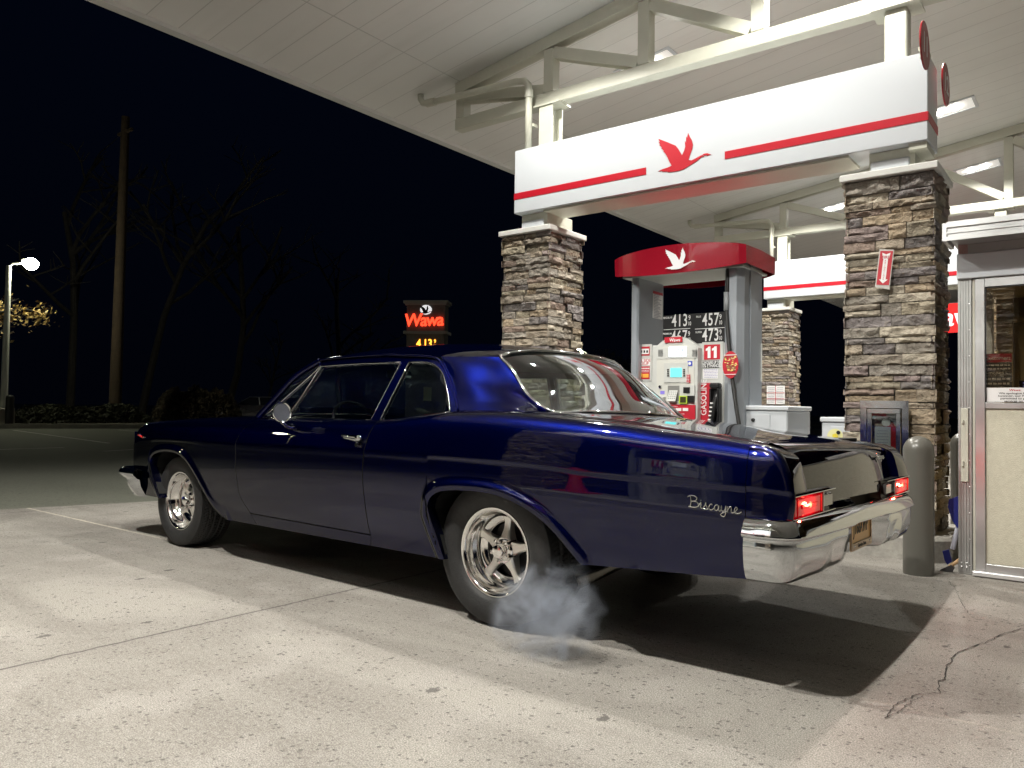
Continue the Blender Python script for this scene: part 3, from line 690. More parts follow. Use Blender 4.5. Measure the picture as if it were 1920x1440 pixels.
    b = MB(); c = Q(1205, 691, yf); lines(b, c.x, c.z, .14, .02, 1, yf-.003, 7, .6); c = Q(1205, 696, yf); lines(b, c.x, c.z, .13, .025, 2, yf-.003, 8); both('offer_print', whitep, b)
    b = MB(); prect(b, 1194, 700, 1204, 707, yf-.0045, .0015); prect(b, 1205, 701, 1216, 708, yf-.0045, .0015); both('offer_cards', orange_m, b)
    # right panel: 11
    b = MB(); prect(b, 1316, 641, 1356, 800, YF-.006, .0055); both('right_panel', pump_grey, b)
    b = MB(); prect(b, 1320, 646, 1350, 674, yf-.0025, .002); both('number_plate', redp, b)
    b = MB(); c = Q(1334, 660.5, yf); [b.prism([(c.x+o_+x*.1, c.z+z*.1) for x, z in [(-.06, -.5), (.19, -.5), (.19, .5), (.0, .5), (-.06, .40), (-.24, .30), (-.24, .13), (-.06, .17)]], 'y', yf-.006, yf-.003) for o_ in (-.026, .030)]; both('number_digits', whitep, b)
    b = MB(); prect(b, 1317.5, 676, 1348, 690, yf-.0025, .002); both('ethanol_plate', blackp, b)
    b = MB(); c = Q(1333, 679.8, yf); text('CONTAINS UP TO', b, face_mat((c.x, yf-.003, c.z)), .036, .02, sx=.58); c = Q(1333, 686, yf); text('10% ETHANOL', b, face_mat((c.x, yf-.003, c.z)), .043, .03, sx=.62); both('ethanol_lettering', whitep, b)
    b = MB(); prect(b, 1318, 692, 1346, 710, yf-.0025, .002); both('notice', whitep, b)
    b = MB(); c = Q(1332, 700, yf); lines(b, c.x, c.z, .13, .08, 6, yf-.003, 12, .3); both('notice_print', mat('violet print', (.3, .28, .5), .5), b)
    # nozzle bay
    b = MB(); prect(b, 1312, 718, 1336, 800, yf-.006, .0055); both('gasoline_panel', redp, b)
    b = MB(); c = Q(1320.5, 745, yf); text('GASOLINE', b, face_mat((c.x, yf-.0065, c.z)) @ Matrix.Rotation(PI/2, 4, 'Z'), .075, .012, sx=.88); both('gasoline_lettering', whitep, b)
    b = MB(); a_ = Q(1334, 760, yf); c_ = Q(1354, 760, yf); z1_ = Q(1338, 718, yf).z
    b.box(a_.x, c_.x, yf-.06, yf-.0005, z1_-.05, z1_, .012); b.box(a_.x, a_.x+.015, yf-.05, yf-.0005, .62, z1_-.051); b.box(c_.x-.02, c_.x, yf-.07, yf-.0005, .62, z1_-.051, .006); b.box(a_.x+.0155, c_.x-.0205, yf-.01, yf-.0005, .62, z1_-.0515)
    both('nozzle_holster', blackm, b)
    b = MB(); nx = (a_.x+c_.x)/2
    b.tube([(nx+.03, yf-.03, z1_-.07), (nx+.015, yf-.04, z1_-.12), (nx-.005, yf-.05, z1_-.21), (nx-.02, yf-.055, z1_-.30)], [.018, .026, .030, .024], 12)
    b.tube([(nx-.02, yf-.055, z1_-.30), (nx-.03, yf-.06, z1_-.37), (nx-.01, yf-.06, z1_-.43)], [.024, .027, .02], 12)
    b.tube([(nx+.03, yf-.06, z1_-.2), (nx+.04, yf-.06, z1_-.32), (nx-.02, yf-.07, z1_-.38)], .008, 8); both('nozzle', blackm, b)
    b = MB()
    for k in range(5): b.box(nx-.040+.005*k, nx-.018+.005*k, yf-.092, yf-.087, z1_-.32+.035*k, z1_-.308+.035*k)
    both('nozzle_print', whitep, b)
    # hose
    b = MB(); hp = [Q(1365, 502, 6.20), Q(1364, 540, 6.19), Q(1362, 575, 6.18), Q(1366, 640, 6.165), Q(1372, 700, 6.15), Q(1380, 760, 6.12), Q(1388, 810, 6.10)]
    hp.append(hp[-1]+Vector((.03, .0, -.2))); hp.append(hp[-1]+Vector((-.05, 0, -.15))); hp.append(hp[-1]+Vector((-.14, 0, .12))); hp.append(Vector((nx-.03, yf-.08, z1_-.45)))
    b.tube(cat(hp, 60), .0165, 10); b.obj('hose', rubber, t, smooth=True)
    b = MB(); b.tube([Q(1362, 548, 6.185), Q(1362, 582, 6.18)], .022, 12); b.obj('hose_coupling', mat('coupling grey', (.3, .32, .34), .4), t, smooth=True)
    b = MB(); c = Q(1370, 684, 6.12); M = face_mat(c)
    b.lathe([(.001, .0), (.5, .0), (.5, .006), (.001, .006)], M=M @ Matrix.Diagonal((.135, .225, 1, 1)), n=32); b.obj('hose_talker', redp, t)
    b = MB(); R = random.Random(3)
    cols = [mat('food tan', (.7, .5, .25), .5), mat('food yellow', (.8, .65, .2), .5), mat('food brown', (.25, .12, .05), .5)]
    for ci in range(3):
        b = MB()
        for i in range(16):
            x = R.uniform(-.052, .047); z = R.uniform(-.055, .06); b.box(c.x+x, c.x+x+R.uniform(.008, .02), c.y-.0095-ci*.0006, c.y-.0065, c.z+z, c.z+z+R.uniform(.005, .014))
        b.obj('talker_picture', cols[ci], t)
    b = MB(); b.box(c.x-.055, c.x+.055, c.y-.0095, c.y-.0065, c.z+.078, c.z+.084); b.box(c.x-.05, c.x+.05, c.y-.0095, c.y-.0065, c.z-.082, c.z-.077); b.obj('talker_print', whitep, t)
    # price board
    yb = YF+.09
    b = MB(); prect(b, 1243, 588, 1361, 700, yb, .05); o = b.obj('price_board', blackm, t)
    z1_ = onY(yb, 1300, 588).z; ya = yb-.001
    for (x, y, s_, nm) in ((1276, 602, '413', 'REGULAR'), (1334, 600, '457', 'PLUS'), (1275, 632, '467', 'PREMIUM'), (1334, 629, '473', 'SUPER')):
        b = MB(); c = onY(yb, x-1.5, y); text(s_, b, face_mat((c.x, ya, c.z)), .155, .018, sx=.62, spacing=1.12); c2 = onY(yb, x+17, y-6); text('9', b, face_mat((c2.x, ya, c2.z)), .06, .01, sx=.7); c2 = onY(yb, x+17, y+5); text('10', b, face_mat((c2.x, ya, c2.z)), .05, .01, sx=.6)
        b.obj('price_digits', whitep, o)
        b = MB(); c = onY(yb, x-24, y-6); text(nm, b, face_mat((c.x, ya, c.z)), .024, .004, sx=.9); b.obj('grade_name', whitep, o)
    b = MB(); prect(b, 1244, 616.5, 1294, 617.6, yb-.0015, .001); prect(b, 1303, 615, 1359, 616.1, yb-.0015, .001); b.obj('divider', whitep, o)
    # instruction stickers on the inner face of the left column
    xi = PX0+.0755; b = MB(); a_ = onX(xi, 1224, 545); c_ = onX(xi, 1234, 598); b.box(xi, xi+.002, a_.y, a_.y+.20, c_.z, a_.z); o2 = b.obj('instruction_sticker', whitep, t)
    b = MB(); R = random.Random(9)
    for k in range(16): z = lerp(a_.z-.03, c_.z+.01, k/15); b.box(xi+.0021, xi+.003, a_.y+.02, a_.y+.02+R.uniform(.08, .16), z-.004, z+.004)
    b.obj('sticker_print', greyprint, o2); b = MB(); b.box(xi+.0021, xi+.003, a_.y, a_.y+.2, a_.z-.025, a_.z); b.obj('sticker_header', redp, o2)
    return t
pmp = pump('red-hooded grey fuel pump number 11 standing between the two near pillars')
copy_tree(pmp, (0, -7.25, 0), 'red-hooded fuel pump on the island behind the camera'); copy_tree(pmp, (-.05, 21.6, 0), 'tiny far red-hooded fuel pump seen between the near pillar and the booth', )
# ============================================================ CABINETS ON THE ISLAND
def cabinet_box(x0, x1, y0, y1, z1, label, gname):
    t = thing('island_cabinet', label, 'cabinet', ((x0+x1)/2, (y0+y1)/2, .17), gname)
    b = MB(); b.box(x0, x1, y0, y1, .17, z1-.04, .01); b.obj('body', white_m, t, smooth=True, ang=30)
    b = MB(); b.box(x0-.012, x1+.012, y0-.015, y1+.01, z1-.039, z1, .008); b.obj('lid', white_m, t, smooth=True, ang=30)
    b = MB(); b.box(x0+.07, x1-.14, y0-.008, y0-.0005, .25, z1-.07, .003); d = b.obj('door', white_m, t)
    b = MB(); b.lathe([(.001, .014), (.014, .014), (.016, 0)], M=face_mat((x0+.13, y0-.008, z1-.12)), n=14); b.obj('lock', blackm, d)
    b = MB(); b.tube([(x0+.12, y0-.012, z1-.19), (x0+.12, y0-.03, z1-.20), (x0+.12, y0-.03, z1-.28)], .008, 8); b.obj('handle', steel, d)
    return t
cabinet_box(-2.47, -2.06, 6.3, 6.9, 1.085, 'low white metal cabinet right of the fuel pump, with a black lock', 'white cabinets on the island')
t = cabinet_box(onY(6.4, 1541, 780).x, onY(6.4, 1541, 780).x+.42, 6.4, 6.8, 1.0, 'smaller white bin with a round yellow sticker, against the near pillar', 'white cabinets on the island')
b = MB(); c = onY(6.39, 1566, 818); b.lathe([(.001, 0), (.06, 0), (.06, .002), (.001, .002)], M=face_mat((c.x, 6.3885, c.z)), n=24); y_ = b.obj('round_sticker', mat('pale yellow', (.72, .70, .35), .5), t)
b = MB(); b.lathe([(.001, .0022), (.025, .0022), (.025, .003), (.001, .003)], M=face_mat((c.x, 6.3885, c.z)), n=5); b.obj('sticker_mark', yellow_m, y_)
# notice on the far pillar
t = thing('pillar_notice', 'white notice board of small print on the narrow far pillar', 'notice', (-4.56, 13.33, 1.33)); b = MB(); b.box(-4.72, -4.41, 13.33, 13.34, 1.17, 1.49); b.obj('board', whitep, t)
b = MB()
for i in (0, 1): lines(b, -4.64+.15*i, 1.33, .12, .28, 9, 13.329, 20+i, .45)
b.obj('print', greyprint, t); b = MB(); b.box(-4.57, -4.56, 13.328, 13.3295, 1.17, 1.49); b.box(-4.72, -4.41, 13.326, 13.3275, 1.36, 1.37); b.box(-4.72, -4.41, 13.326, 13.3275, 1.255, 1.265); b.obj('red_rules', redp, t)
# ============================================================ FIRE EXTINGUISHER SIGN + CABINET
pts = [onY(6.135, *p) for p in [(1649, 467), (1676.5, 468), (1667.5, 543), (1640.5, 538)]]
t = thing('fire_sign', 'tilted red and white fire extinguisher sign on the near stone pillar', 'sign', (sum(p.x for p in pts)/4, 6.135, sum(p.z for p in pts)/4))
b = MB(); b.prism([(p.x, p.z) for p in pts], 'y', 6.135, 6.14); b.obj('backing_plate', mat('clear pale plate', (.5, .48, .45), .3), t)
cx = sum(p.x for p in pts)/4; cz = sum(p.z for p in pts)/4
ang = math.atan2(pts[0].x-pts[3].x, pts[0].z-pts[3].z)
Mf = face_mat((cx+.002, 6.134, cz+.006)) @ Matrix.Rotation(-ang, 4, 'Z')
b = MB(); b.box(-.043, .043, -.125, .125, 0, .0015, M=Mf); b.obj('red_face', redp, t)
b = MB(); b.prism([(-.028, .112), (0, .10), (.028, .112), (.022, .07), (.016, .07), (.016, -.085), (.03, -.085), (0, -.115), (-.03, -.085), (-.016, -.085), (-.016, .07), (-.022, .07)], 'z', .0016, .0024, M=Mf); b.obj('white_arrow', whitep, t)
b = MB(); text('FIRE', b, Mf @ Matrix.Translation((0, .077, .003)), .03, .02, sx=.95, depth=.0005)
for i, ch in enumerate('EXTINGUISHER'): text(ch, b, Mf @ Matrix.Translation((0, .054-i*.0125, .003)), .0125, .02, sx=1.3, depth=.0005)
b.obj('lettering', redp, t)
a, c = onY(6.10, 1612, 751), onY(6.10, 1703, 752); x0, x1, z1 = a.x, c.x, a.z; z0 = z1-.62
t = thing('extinguisher_cabinet', 'polished steel extinguisher cabinet with a glass door on the near stone pillar', 'cabinet', ((x0+x1)/2, 6.1, (z0+z1)/2))
fw = .055
b = MB(); b.box(x0, x1, 6.112, 6.122, z1-fw, z1); b.box(x0, x1, 6.112, 6.122, z0, z0+fw); b.box(x0, x0+fw*.8, 6.112, 6.122, z0+fw, z1-fw); b.box(x1-fw*.8, x1, 6.112, 6.122, z0+fw, z1-fw)
b.box(x0+.03, x1-.03, 6.33, 6.335, z0+.03, z1-.03); b.box(x0+.03, x0+.034, 6.123, 6.33, z0+.03, z1-.03); b.box(x1-.034, x1-.03, 6.123, 6.33, z0+.03, z1-.03); b.box(x0+.034, x1-.034, 6.123, 6.33, z1-.034, z1-.03); b.box(x0+.034, x1-.034, 6.123, 6.33, z0+.03, z0+.034)
b.obj('housing', steel, t)
ix0, ix1, iz0, iz1 = x0+fw*.8+.006, x1-fw*.8-.006, z0+fw+.006, z1-fw-.006; fr = .032
b = MB(); b.box(ix0, ix1, 6.10, 6.111, iz1-fr, iz1, .003); b.box(ix0, ix1, 6.10, 6.111, iz0, iz0+fr, .003); b.box(ix0, ix0+fr, 6.10, 6.111, iz0+fr, iz1-fr, .003); b.box(ix1-fr, ix1, 6.10, 6.111, iz0+fr, iz1-fr, .003); d = b.obj('door', steel, t)
def glass_mat(name, tint, refl=1., rough=.0):
    k = NT(name); nt = k.t; nt.nodes.remove(k.b); out = nt.nodes['Material Output']
    tr = k.n('BsdfTransparent', i0=(*tint, 1)); gl = k.n('BsdfGlossy', i0=(.95, .97, 1, 1)); gl.inputs['Roughness'].default_value = rough
    fr_ = k.n('Fresnel', in_IOR=1.52); f = k.math('MULTIPLY', fr_.outputs[0], 1.7*refl); f = k.math('MINIMUM', f, 1.)
    mx = k.n('MixShader'); nt.links.new(f, mx.inputs[0]); nt.links.new(tr.outputs[0], mx.inputs[1]); nt.links.new(gl.outputs[0], mx.inputs[2]); nt.links.new(mx.outputs[0], out.inputs[0]); return k.m
clear = glass_mat('clear pane', (.82, .85, .84)); autoglass = glass_mat('green tinted car glass', (.70, .80, .76), 1.7); boothglass = glass_mat('booth window pane', (.78, .74, .66), .9)
b = MB(); b.box(ix0+fr, ix1-fr, 6.104, 6.107, iz0+fr, iz1-fr); b.obj('pane', clear, d)
b = MB(); b.tube([(ix0+.028, 6.10, iz0+.16), (ix0+.028, 6.08, iz0+.165), (ix0+.028, 6.08, iz0+.215), (ix0+.04, 6.08, iz0+.225)], .006, 8); b.obj('handle', steel, d)
ex = (x0+x1)/2+.02; ez = z0+.045
t = thing('fire_extinguisher', 'red fire extinguisher with a white tag inside the steel cabinet', 'fire extinguisher', (ex, 6.22, ez), local=True)
b = MB(); b.lathe([(.001, 0), (.075, 0), (.08, .02), (.08, .33), (.065, .375), (.03, .40), (.028, .42), (.001, .42)], n=28); b.obj('cylinder', mat('extinguisher red', (.5, .01, .015), .25, coat=.5), t, smooth=True, ang=50)
b = MB(); b.box(-.02, .02, -.02, .02, .42, .455); b.box(-.1, .03, -.012, .012, .455, .47); b.box(-.09, .02, -.012, .012, .49, .50); b.obj('valve', mat('valve black', (.03, .03, .03), .4), t)
b = MB(); b.tube([(.02, 0, .44), (.10, -.02, .43), (.13, -.03, .30), (.12, -.03, .1)], .012, 8); b.obj('hose', rubber, t, smooth=True)
b = MB(); b.lathe([(.001, .012), (.028, .012), (.03, 0)], M=face_mat((-.02, -.035, .415)), n=18); b.obj('gauge', whitep, t)
b = MB(); b.box(-.085, .02, -.088, -.086, .19, .385); g = b.obj('inspection_tag', whitep, t); b = MB(); lines(b, -.033, .29, .08, .15, 7, -.0885, 31, .3); b.obj('tag_print', greyprint, g)
# ============================================================ BOLLARDS
boll = mat('bollard grey paint', (.12, .115, .10), .3, bump=.03, bscale=30)
def bollard(x, y, label):
    b = MB(); r = .092; pr = [(r, .0), (r, .78)]+[(r*math.cos(a*PI/2/8), .80+r*1.0*math.sin(a*PI/2/8)) for a in range(0, 9)]; pr[-1] = (.001, pr[-1][1])
    b.lathe(pr, n=40); o = b.obj('bollard', boll, None, smooth=True, ang=60); o.location = (x, y, 0); tag(o, label, 'bollard', 'grey steel bollards'); return o
bollard(-.985, 5.60, 'front grey round-topped bollard behind the car tail'); bollard(-.93, 7.13, 'second grey bollard, half hidden behind the booth corner post')
bollard(-.985, -1.65, 'grey bollard on the island behind the camera')
# ============================================================ ATTENDANT BOOTH
t = thing('attendant_booth', 'aluminium framed attendant booth with cream panels at the right edge', 'booth', (.4, 6.5, 0))
BX, BY0, BY1, BX1 = -.785, 5.79, 7.0, 2.3
b = MB()
for k in range(5): b.box(BX+.004+k*.0155, BX+.0155+k*.0155, BY0-.006, BY0, .02, 1.925)
b.box(BX, BX+.082, BY0, BY0+.09, .0, 2.09, .004); b.box(BX, BX+.082, BY1-.09, BY1, .0, 2.09, .004); b.obj('corner_post', alu2, t)
b = MB()
for k in range(12):
    z = .06+k*.17; b.sphere((BX+.066, BY0-.004, z), .005, 8, 5)
for z in (.05, .075): b.sphere((BX+.02, BY0-.008, z), .006, 8, 5); b.sphere((BX+.05, BY0-.008, z), .006, 8, 5)
b.obj('rivets', mat('rivet', (.8, .8, .8), .3, .6), t, smooth=True)
b = MB(); b.box(BX+.084, BX+.097, BY0+.0, BY0+.05, .03, 1.92); b.obj('weather_strip', cream_m, t)
fx0 = BX+.098; fx1 = fx0+.056
b = MB(); b.box(fx0, fx1, BY0-.012, BY0+.05, .03, 1.92, .003); b.box(fx1, BX1, BY0-.012, BY0+.05, 1.865, 1.92); b.box(fx1, BX1, BY0-.012, BY0+.05, 1.078, 1.116, .003); b.box(fx1, BX1, BY0-.012, BY0+.05, .03, .085, .003)
b.obj('door_frame', alu, t)
b = MB(); b.box(fx1, fx1+.006, BY0-.004, BY0+.01, 1.117, 1.864); b.box(fx1+.006, BX1, BY0-.004, BY0+.01, 1.857, 1.864); b.obj('window_gasket', rubber, t)
b = MB(); b.box(fx1+.007, BX1, BY0+.012, BY0+.016, 1.117, 1.856); b.obj('window_pane', boothglass, t)
panel_m = speck('pebbled cream panel', (.55, .53, .42), (.64, .62, .50), 30, .5, .55)
b = MB(); b.box(fx1+.001, BX1, BY0+.004, BY0+.03, .086, 1.077); b.obj('lower_panel', panel_m, t)
b = MB(); b.box(BX+.084, BX1, BY0-.05, BY0-.013, .006, .036, .004); b.obj('threshold', mat('bright aluminium sill', (.75, .76, .77), .3, .5), t)
b = MB(); b.box(BX-.002, BX1, BY0-.03, BY0-.0005, 1.925, 2.088, .004); b.box(BX-.002, BX+.02, BY0, BY1, 1.925, 2.088); b.obj('header', white_m, t)
b = MB(); zr0, zr1 = 2.132, 2.245; yr = 5.50
b.box(BX-.02, BX1+.1, yr, BY1+.15, zr0+.02, zr1-.002, .003); b.box(BX-.02, BX1+.1, yr-.012, yr-.0005, zr1-.03, zr1+.006); b.box(BX-.02, BX1+.1, yr-.007, yr-.0005, zr0+.045, zr1-.06); b.box(BX-.02, BX1+.1, yr-.012, yr-.0005, zr0, zr0+.022); b.box(BX-.045, BX-.0205, yr-.006, yr+.3, zr0+.0, zr1)
b.obj('roof', alu, t)
b = MB(); b.box(BX+.06, BX1, BY0-.01, BY0+.05, 2.089, 2.151); b.obj('roof_spacer', alu2, t)
b = MB(); b.box(BX+.005, BX+.06, BY0-.02, BY0-.011, 2.089, 2.15); b.obj('corner_bracket', mat('pinkish bracket', (.45, .30, .29), .5), t)
b = MB(); b.box(BX+.018, BX+.06, BY0-.016, BY0-.0065, .60, 1.078, .002); b.box(BX+.022, BX+.034, BY0-.03, BY0-.0165, .70, .735); b.box(BX+.022, BX+.034, BY0-.03, BY0-.0165, .98, 1.0); b.obj('latch_plate', cream_m, t)
tan = mat('tan booth interior', (.34, .26, .13), .6); b = MB()
b.box(BX+.1, BX1, BY1-.03, BY1, .3, 2.08); b.box(BX+.03, BX+.06, BY0+.1, BY1-.1, .3, .9); b.box(BX+.1, BX1, BY0+.1, BY1-.04, 1.93, 1.95); b.box(BX+.1, BX1, BY0+.06, BY1-.04, .9, .93)
b.box(fx1+.03, fx1+.06, BY1-.1, BY1-.035, .93, 1.92); b.box(fx1+.13, fx1+.17, BY1-.1, BY1-.035, .93, 1.92); b.box(fx1+.03, 1.2, BY1-.1, BY1-.035, 1.74, 1.80); b.obj('interior', tan, t)
b = MB(); R = random.Random(4)
for r_ in range(9):
    x = fx1+.18
    while x < 1.0: w = R.uniform(.08, .2); b.box(x, x+w-.006, BY1-.05-R.uniform(0, .015), BY1-.0305, .95+r_*.085, 1.028+r_*.085, .004); x += w
b.obj('interior_wall', mat('dim stone wall', (.14, .115, .075), .8, var=.4, vscale=5), t)
sg = thing('window_sign', 'red and black customer notice hanging inside the booth window', 'notice', (-.5, 5.84, 1.3))
c0 = onY(5.83, 1843, 664); c1 = onY(5.83, 1897, 664); zt = c0.z; zb = onY(5.83, 1870, 726).z
b = MB(); b.box(c0.x-.05, c1.x, 5.83, 5.834, zb, zt, .0); b.obj('board', mat('notice black', (.02, .022, .018), .4), sg); b = MB(); b.box(c0.x-.05, c1.x, 5.827, 5.8295, zt-.055, zt); b.obj('red_header', redp, sg)
b = MB(); text('Fuel Customers', b, face_mat((c1.x-.005, 5.826, zt-.030)), .033, .012, align='RIGHT', sx=.95); zz = onY(5.83, 1864, 699).z; text('3-inches', b, face_mat(((c0.x+c1.x)/2-.02, 5.829, zz)), .034, .006); b.box((c0.x+c1.x)/2-.09, (c0.x+c1.x)/2+.05, 5.8285, 5.8295, zz-.021, zz-.019)
lines(b, (c0.x+c1.x)/2-.02, zt-.085, .18, .045, 2, 5.8295, 41, .4); lines(b, (c0.x+c1.x)/2-.02, zz-.07, .19, .09, 3, 5.8295, 43, .4); b.obj('lettering', whitep, sg)
sg = thing('apology_notice', 'white printed notice along the foot of the booth window', 'notice', (-.45, 5.8, 1.18)); c0 = onY(5.80, 1844, 726); zb = onY(5.8, 1860, 753.5).z; zt = onY(5.8, 1860, 727).z
b = MB(); b.box(c0.x, c0.x+.5, 5.797, 5.80, zb, zt); b.obj('sheet', whitep, sg); b = MB()
for i, s_ in enumerate(('We apologize for the inconvenience,', 'however, our Fuel Associates are not', 'permitted to perform maintenance', 'services on customer vehicles.')): text(s_, b, face_mat((c0.x+.25, 5.796, zt-.036-.0165*i)), .0165, .02, sx=1.35, depth=.0004)
b.obj('lettering', blackp, sg); b = MB(); text('Wawa', b, face_mat((c0.x+.17, 5.796, zt-.016)), .018, .03, .1, sx=1.3, depth=.0004); b.obj('logo', redp, sg)
b = MB(); c = onY(5.83, 1909, 705); b.box(c.x, c.x+.3, 5.9, 5.92, 1.13, 1.26); o = b.obj('desk_screen', blackm); tag(o, 'dark monitor with a blue striped picture inside the booth', 'monitor'); b = MB()
for k in range(5): b.box(c.x+.02, c.x+.3, 5.898, 5.8995, 1.15+k*.022, 1.163+k*.022)
b.obj('screen', mat('blue stripes', (.1, .1, .4), .3, emit=(.2, .22, .6), es=.4), o)
# ============================================================ BROOM, SCRAPER
t = thing('push_broom', 'blue-headed broom leaning behind the booth corner post', 'broom', (-.84, 5.95, 0))
bl = mat('blue plastic', (.02, .03, .22), .35); b = MB()
p = [onY(5.97, *q) for q in [(1797, 930), (1780, 936), (1778, 950), (1786, 975), (1796, 990), (1802, 985)]]; b.prism([(q.x, q.z) for q in p], 'y', 5.95, 5.99); b.obj('dustpan', bl, t)
b = MB(); b.tube([onY(5.97, 1797, 985), onY(5.95, 1786, 1030)], .016, 10); b.obj('handle', mat('pale plastic', (.5, .52, .6), .4), t)
b = MB(); p = [onY(5.93, *q) for q in [(1768, 1033), (1780, 1030), (1786, 1052), (1777, 1058), (1772, 1050)]]; b.prism([(q.x, q.z) for q in p], 'y', 5.91, 5.95); b.obj('bristles', bl, t)
t = thing('hand_scraper', 'short wooden handled scraper on the ground by the booth post', 'scraper', (-.84, 5.83, 0)); b = MB()
b.tube([onY(5.83, 1796, 1048)+Vector((.1, 0, .09)), onY(5.83, 1796, 1052), onY(5.80, 1780, 1063)], .012, 10); b.obj('handle', mat('pale wood', (.5, .33, .17), .6), t)
b = MB(); a = onY(5.80, 1780, 1062); b.prism([(a.x+.012, a.z+.014), (a.x-.055, .006), (a.x+.02, .005), (a.x+.03, a.z-.005)], 'y', 5.785, 5.815); b.obj('blade', mat('dark steel', (.08, .08, .085), .4, .5), t)
# ============================================================ CONE BEHIND CAMERA (seen as a reflection in the car flank)
t = thing('traffic_cone', 'red traffic cone standing by the island behind the camera', 'traffic cone', (-4.11, -.70, .17), local=True)
b = MB(); b.box(-.19, .19, -.19, .19, .0, .03, .01); b.obj('base', mat('cone red', (.65, .02, .02), .5), t); b = MB(); b.lathe([(.135, .03), (.125, .06), (.035, .46), (.028, .47), (.001, .47)], n=32); b.obj('body', MATS['cone red'], t, smooth=True, ang=40)
# ============================================================ BACKGROUND, LEFT
def D(dist, x, y):
    d = ray(x, y); k = dist/math.hypot(d.x, d.y); return CPOS+d*k
lp = D(35.5, 6, 790)
t = thing('light_pole', 'tall white light pole glowing at the left edge of the lot', 'street light', (lp.x, lp.y, .12), local=True); topz = D(35.5, 16, 498).z-.12
polem = mat('white pole paint', (.7, .7, .66), .4)
b = MB(); b.box(-.3, .3, -.3, .3, 0, .62, .04); b.obj('base', kerb_m, t); b = MB(); b.tube([(0, 0, .62), (.0, 0, topz)], [.13, .09], 12); b.obj('pole', polem, t, smooth=True, ang=40)
hd = (D(35.5, 28, 490)-lp); hd.z = 0; hn = hd.normalized()
b = MB(); b.tube([(0, 0, topz-.05), tuple(hn*.12+Vector((0, 0, topz+.08))), tuple(hn*.42+Vector((0, 0, topz+.13)))], .04, 8); b.obj('arm', polem, t)
Mh = Matrix.Translation(hn*.72+Vector((0, 0, topz+.13))) @ Matrix.Rotation(math.atan2(hn.y, hn.x), 4, 'Z'); b = MB(); b.box(-.34, -.10, -.10, .10, .06, .20, .03, M=Mh); b.obj('lamp_head', mat('lamp housing', (.3, .3, .28), .4), t)
b = MB(); b.sphere(Mh @ Vector((0, 0, .02)), .27, 18, 12, (1., 1., .85)); b.obj('lens', mat('street lens', (1, 1, 1), .3, emit=(1, 1, .72), es=160), t)
L = bpy.data.lights.new('street_lamp', 'SPOT'); L.energy = 1300; L.color = (.98, 1, .68); L.spot_size = math.radians(165); L.spot_blend = .6; L.shadow_soft_size = .15
lo = bpy.data.objects.new('lamp', L); S.collection.objects.link(lo); lo.parent = t; lo.location = Mh @ Vector((0, 0, -.1))
t2 = copy_tree(t, (0, 0, 0), 'small distant light pole glowing beside the left stone pillar'); pp = D(62, 1100, 700); t2.location = (pp.x, pp.y, -.6); t2.rotation_euler.z = 1.9
# lamps of the lot out of frame
t3 = copy_tree(t, (0, 0, 0), 'light pole of the lot beyond the left edge of the view'); t3.location = (-24, -9, .0); t3.rotation_euler.z = 1.0
bp = D(34.5, 17, 800); b = MB(); b.lathe([(.14, 0), (.14, .98), (.13, 1.06), (.08, 1.10), (.001, 1.11)], n=20); o = b.obj('dark_bollard', mat('dark bollard paint', (.02, .02, .02), .5), None, smooth=True, ang=50); o.location = (bp.x, bp.y, .12); tag(o, 'short black post beside the white light pole', 'bollard')
up = D(39, 215, 775); b = MB(); h_ = D(39, 240, 222).z; b.tube([(0, 0, -.2), (.08, 0, h_*.5), (.16, 0, h_)], [.27, .22, .17], 14)
wood = speck('weathered pole wood', (.028, .018, .010), (.055, .034, .019), 4, .5); o = thing('utility_pole', 'tall brown wooden utility pole rising into the dark', 'utility pole', (up.x, up.y, 0), local=True); b.obj('pole', wood, o, smooth=True, ang=40)
b = MB(); b.box(-.5, .82, -.05, .05, h_-.75, h_-.63); b.obj('crossarm', wood, o)
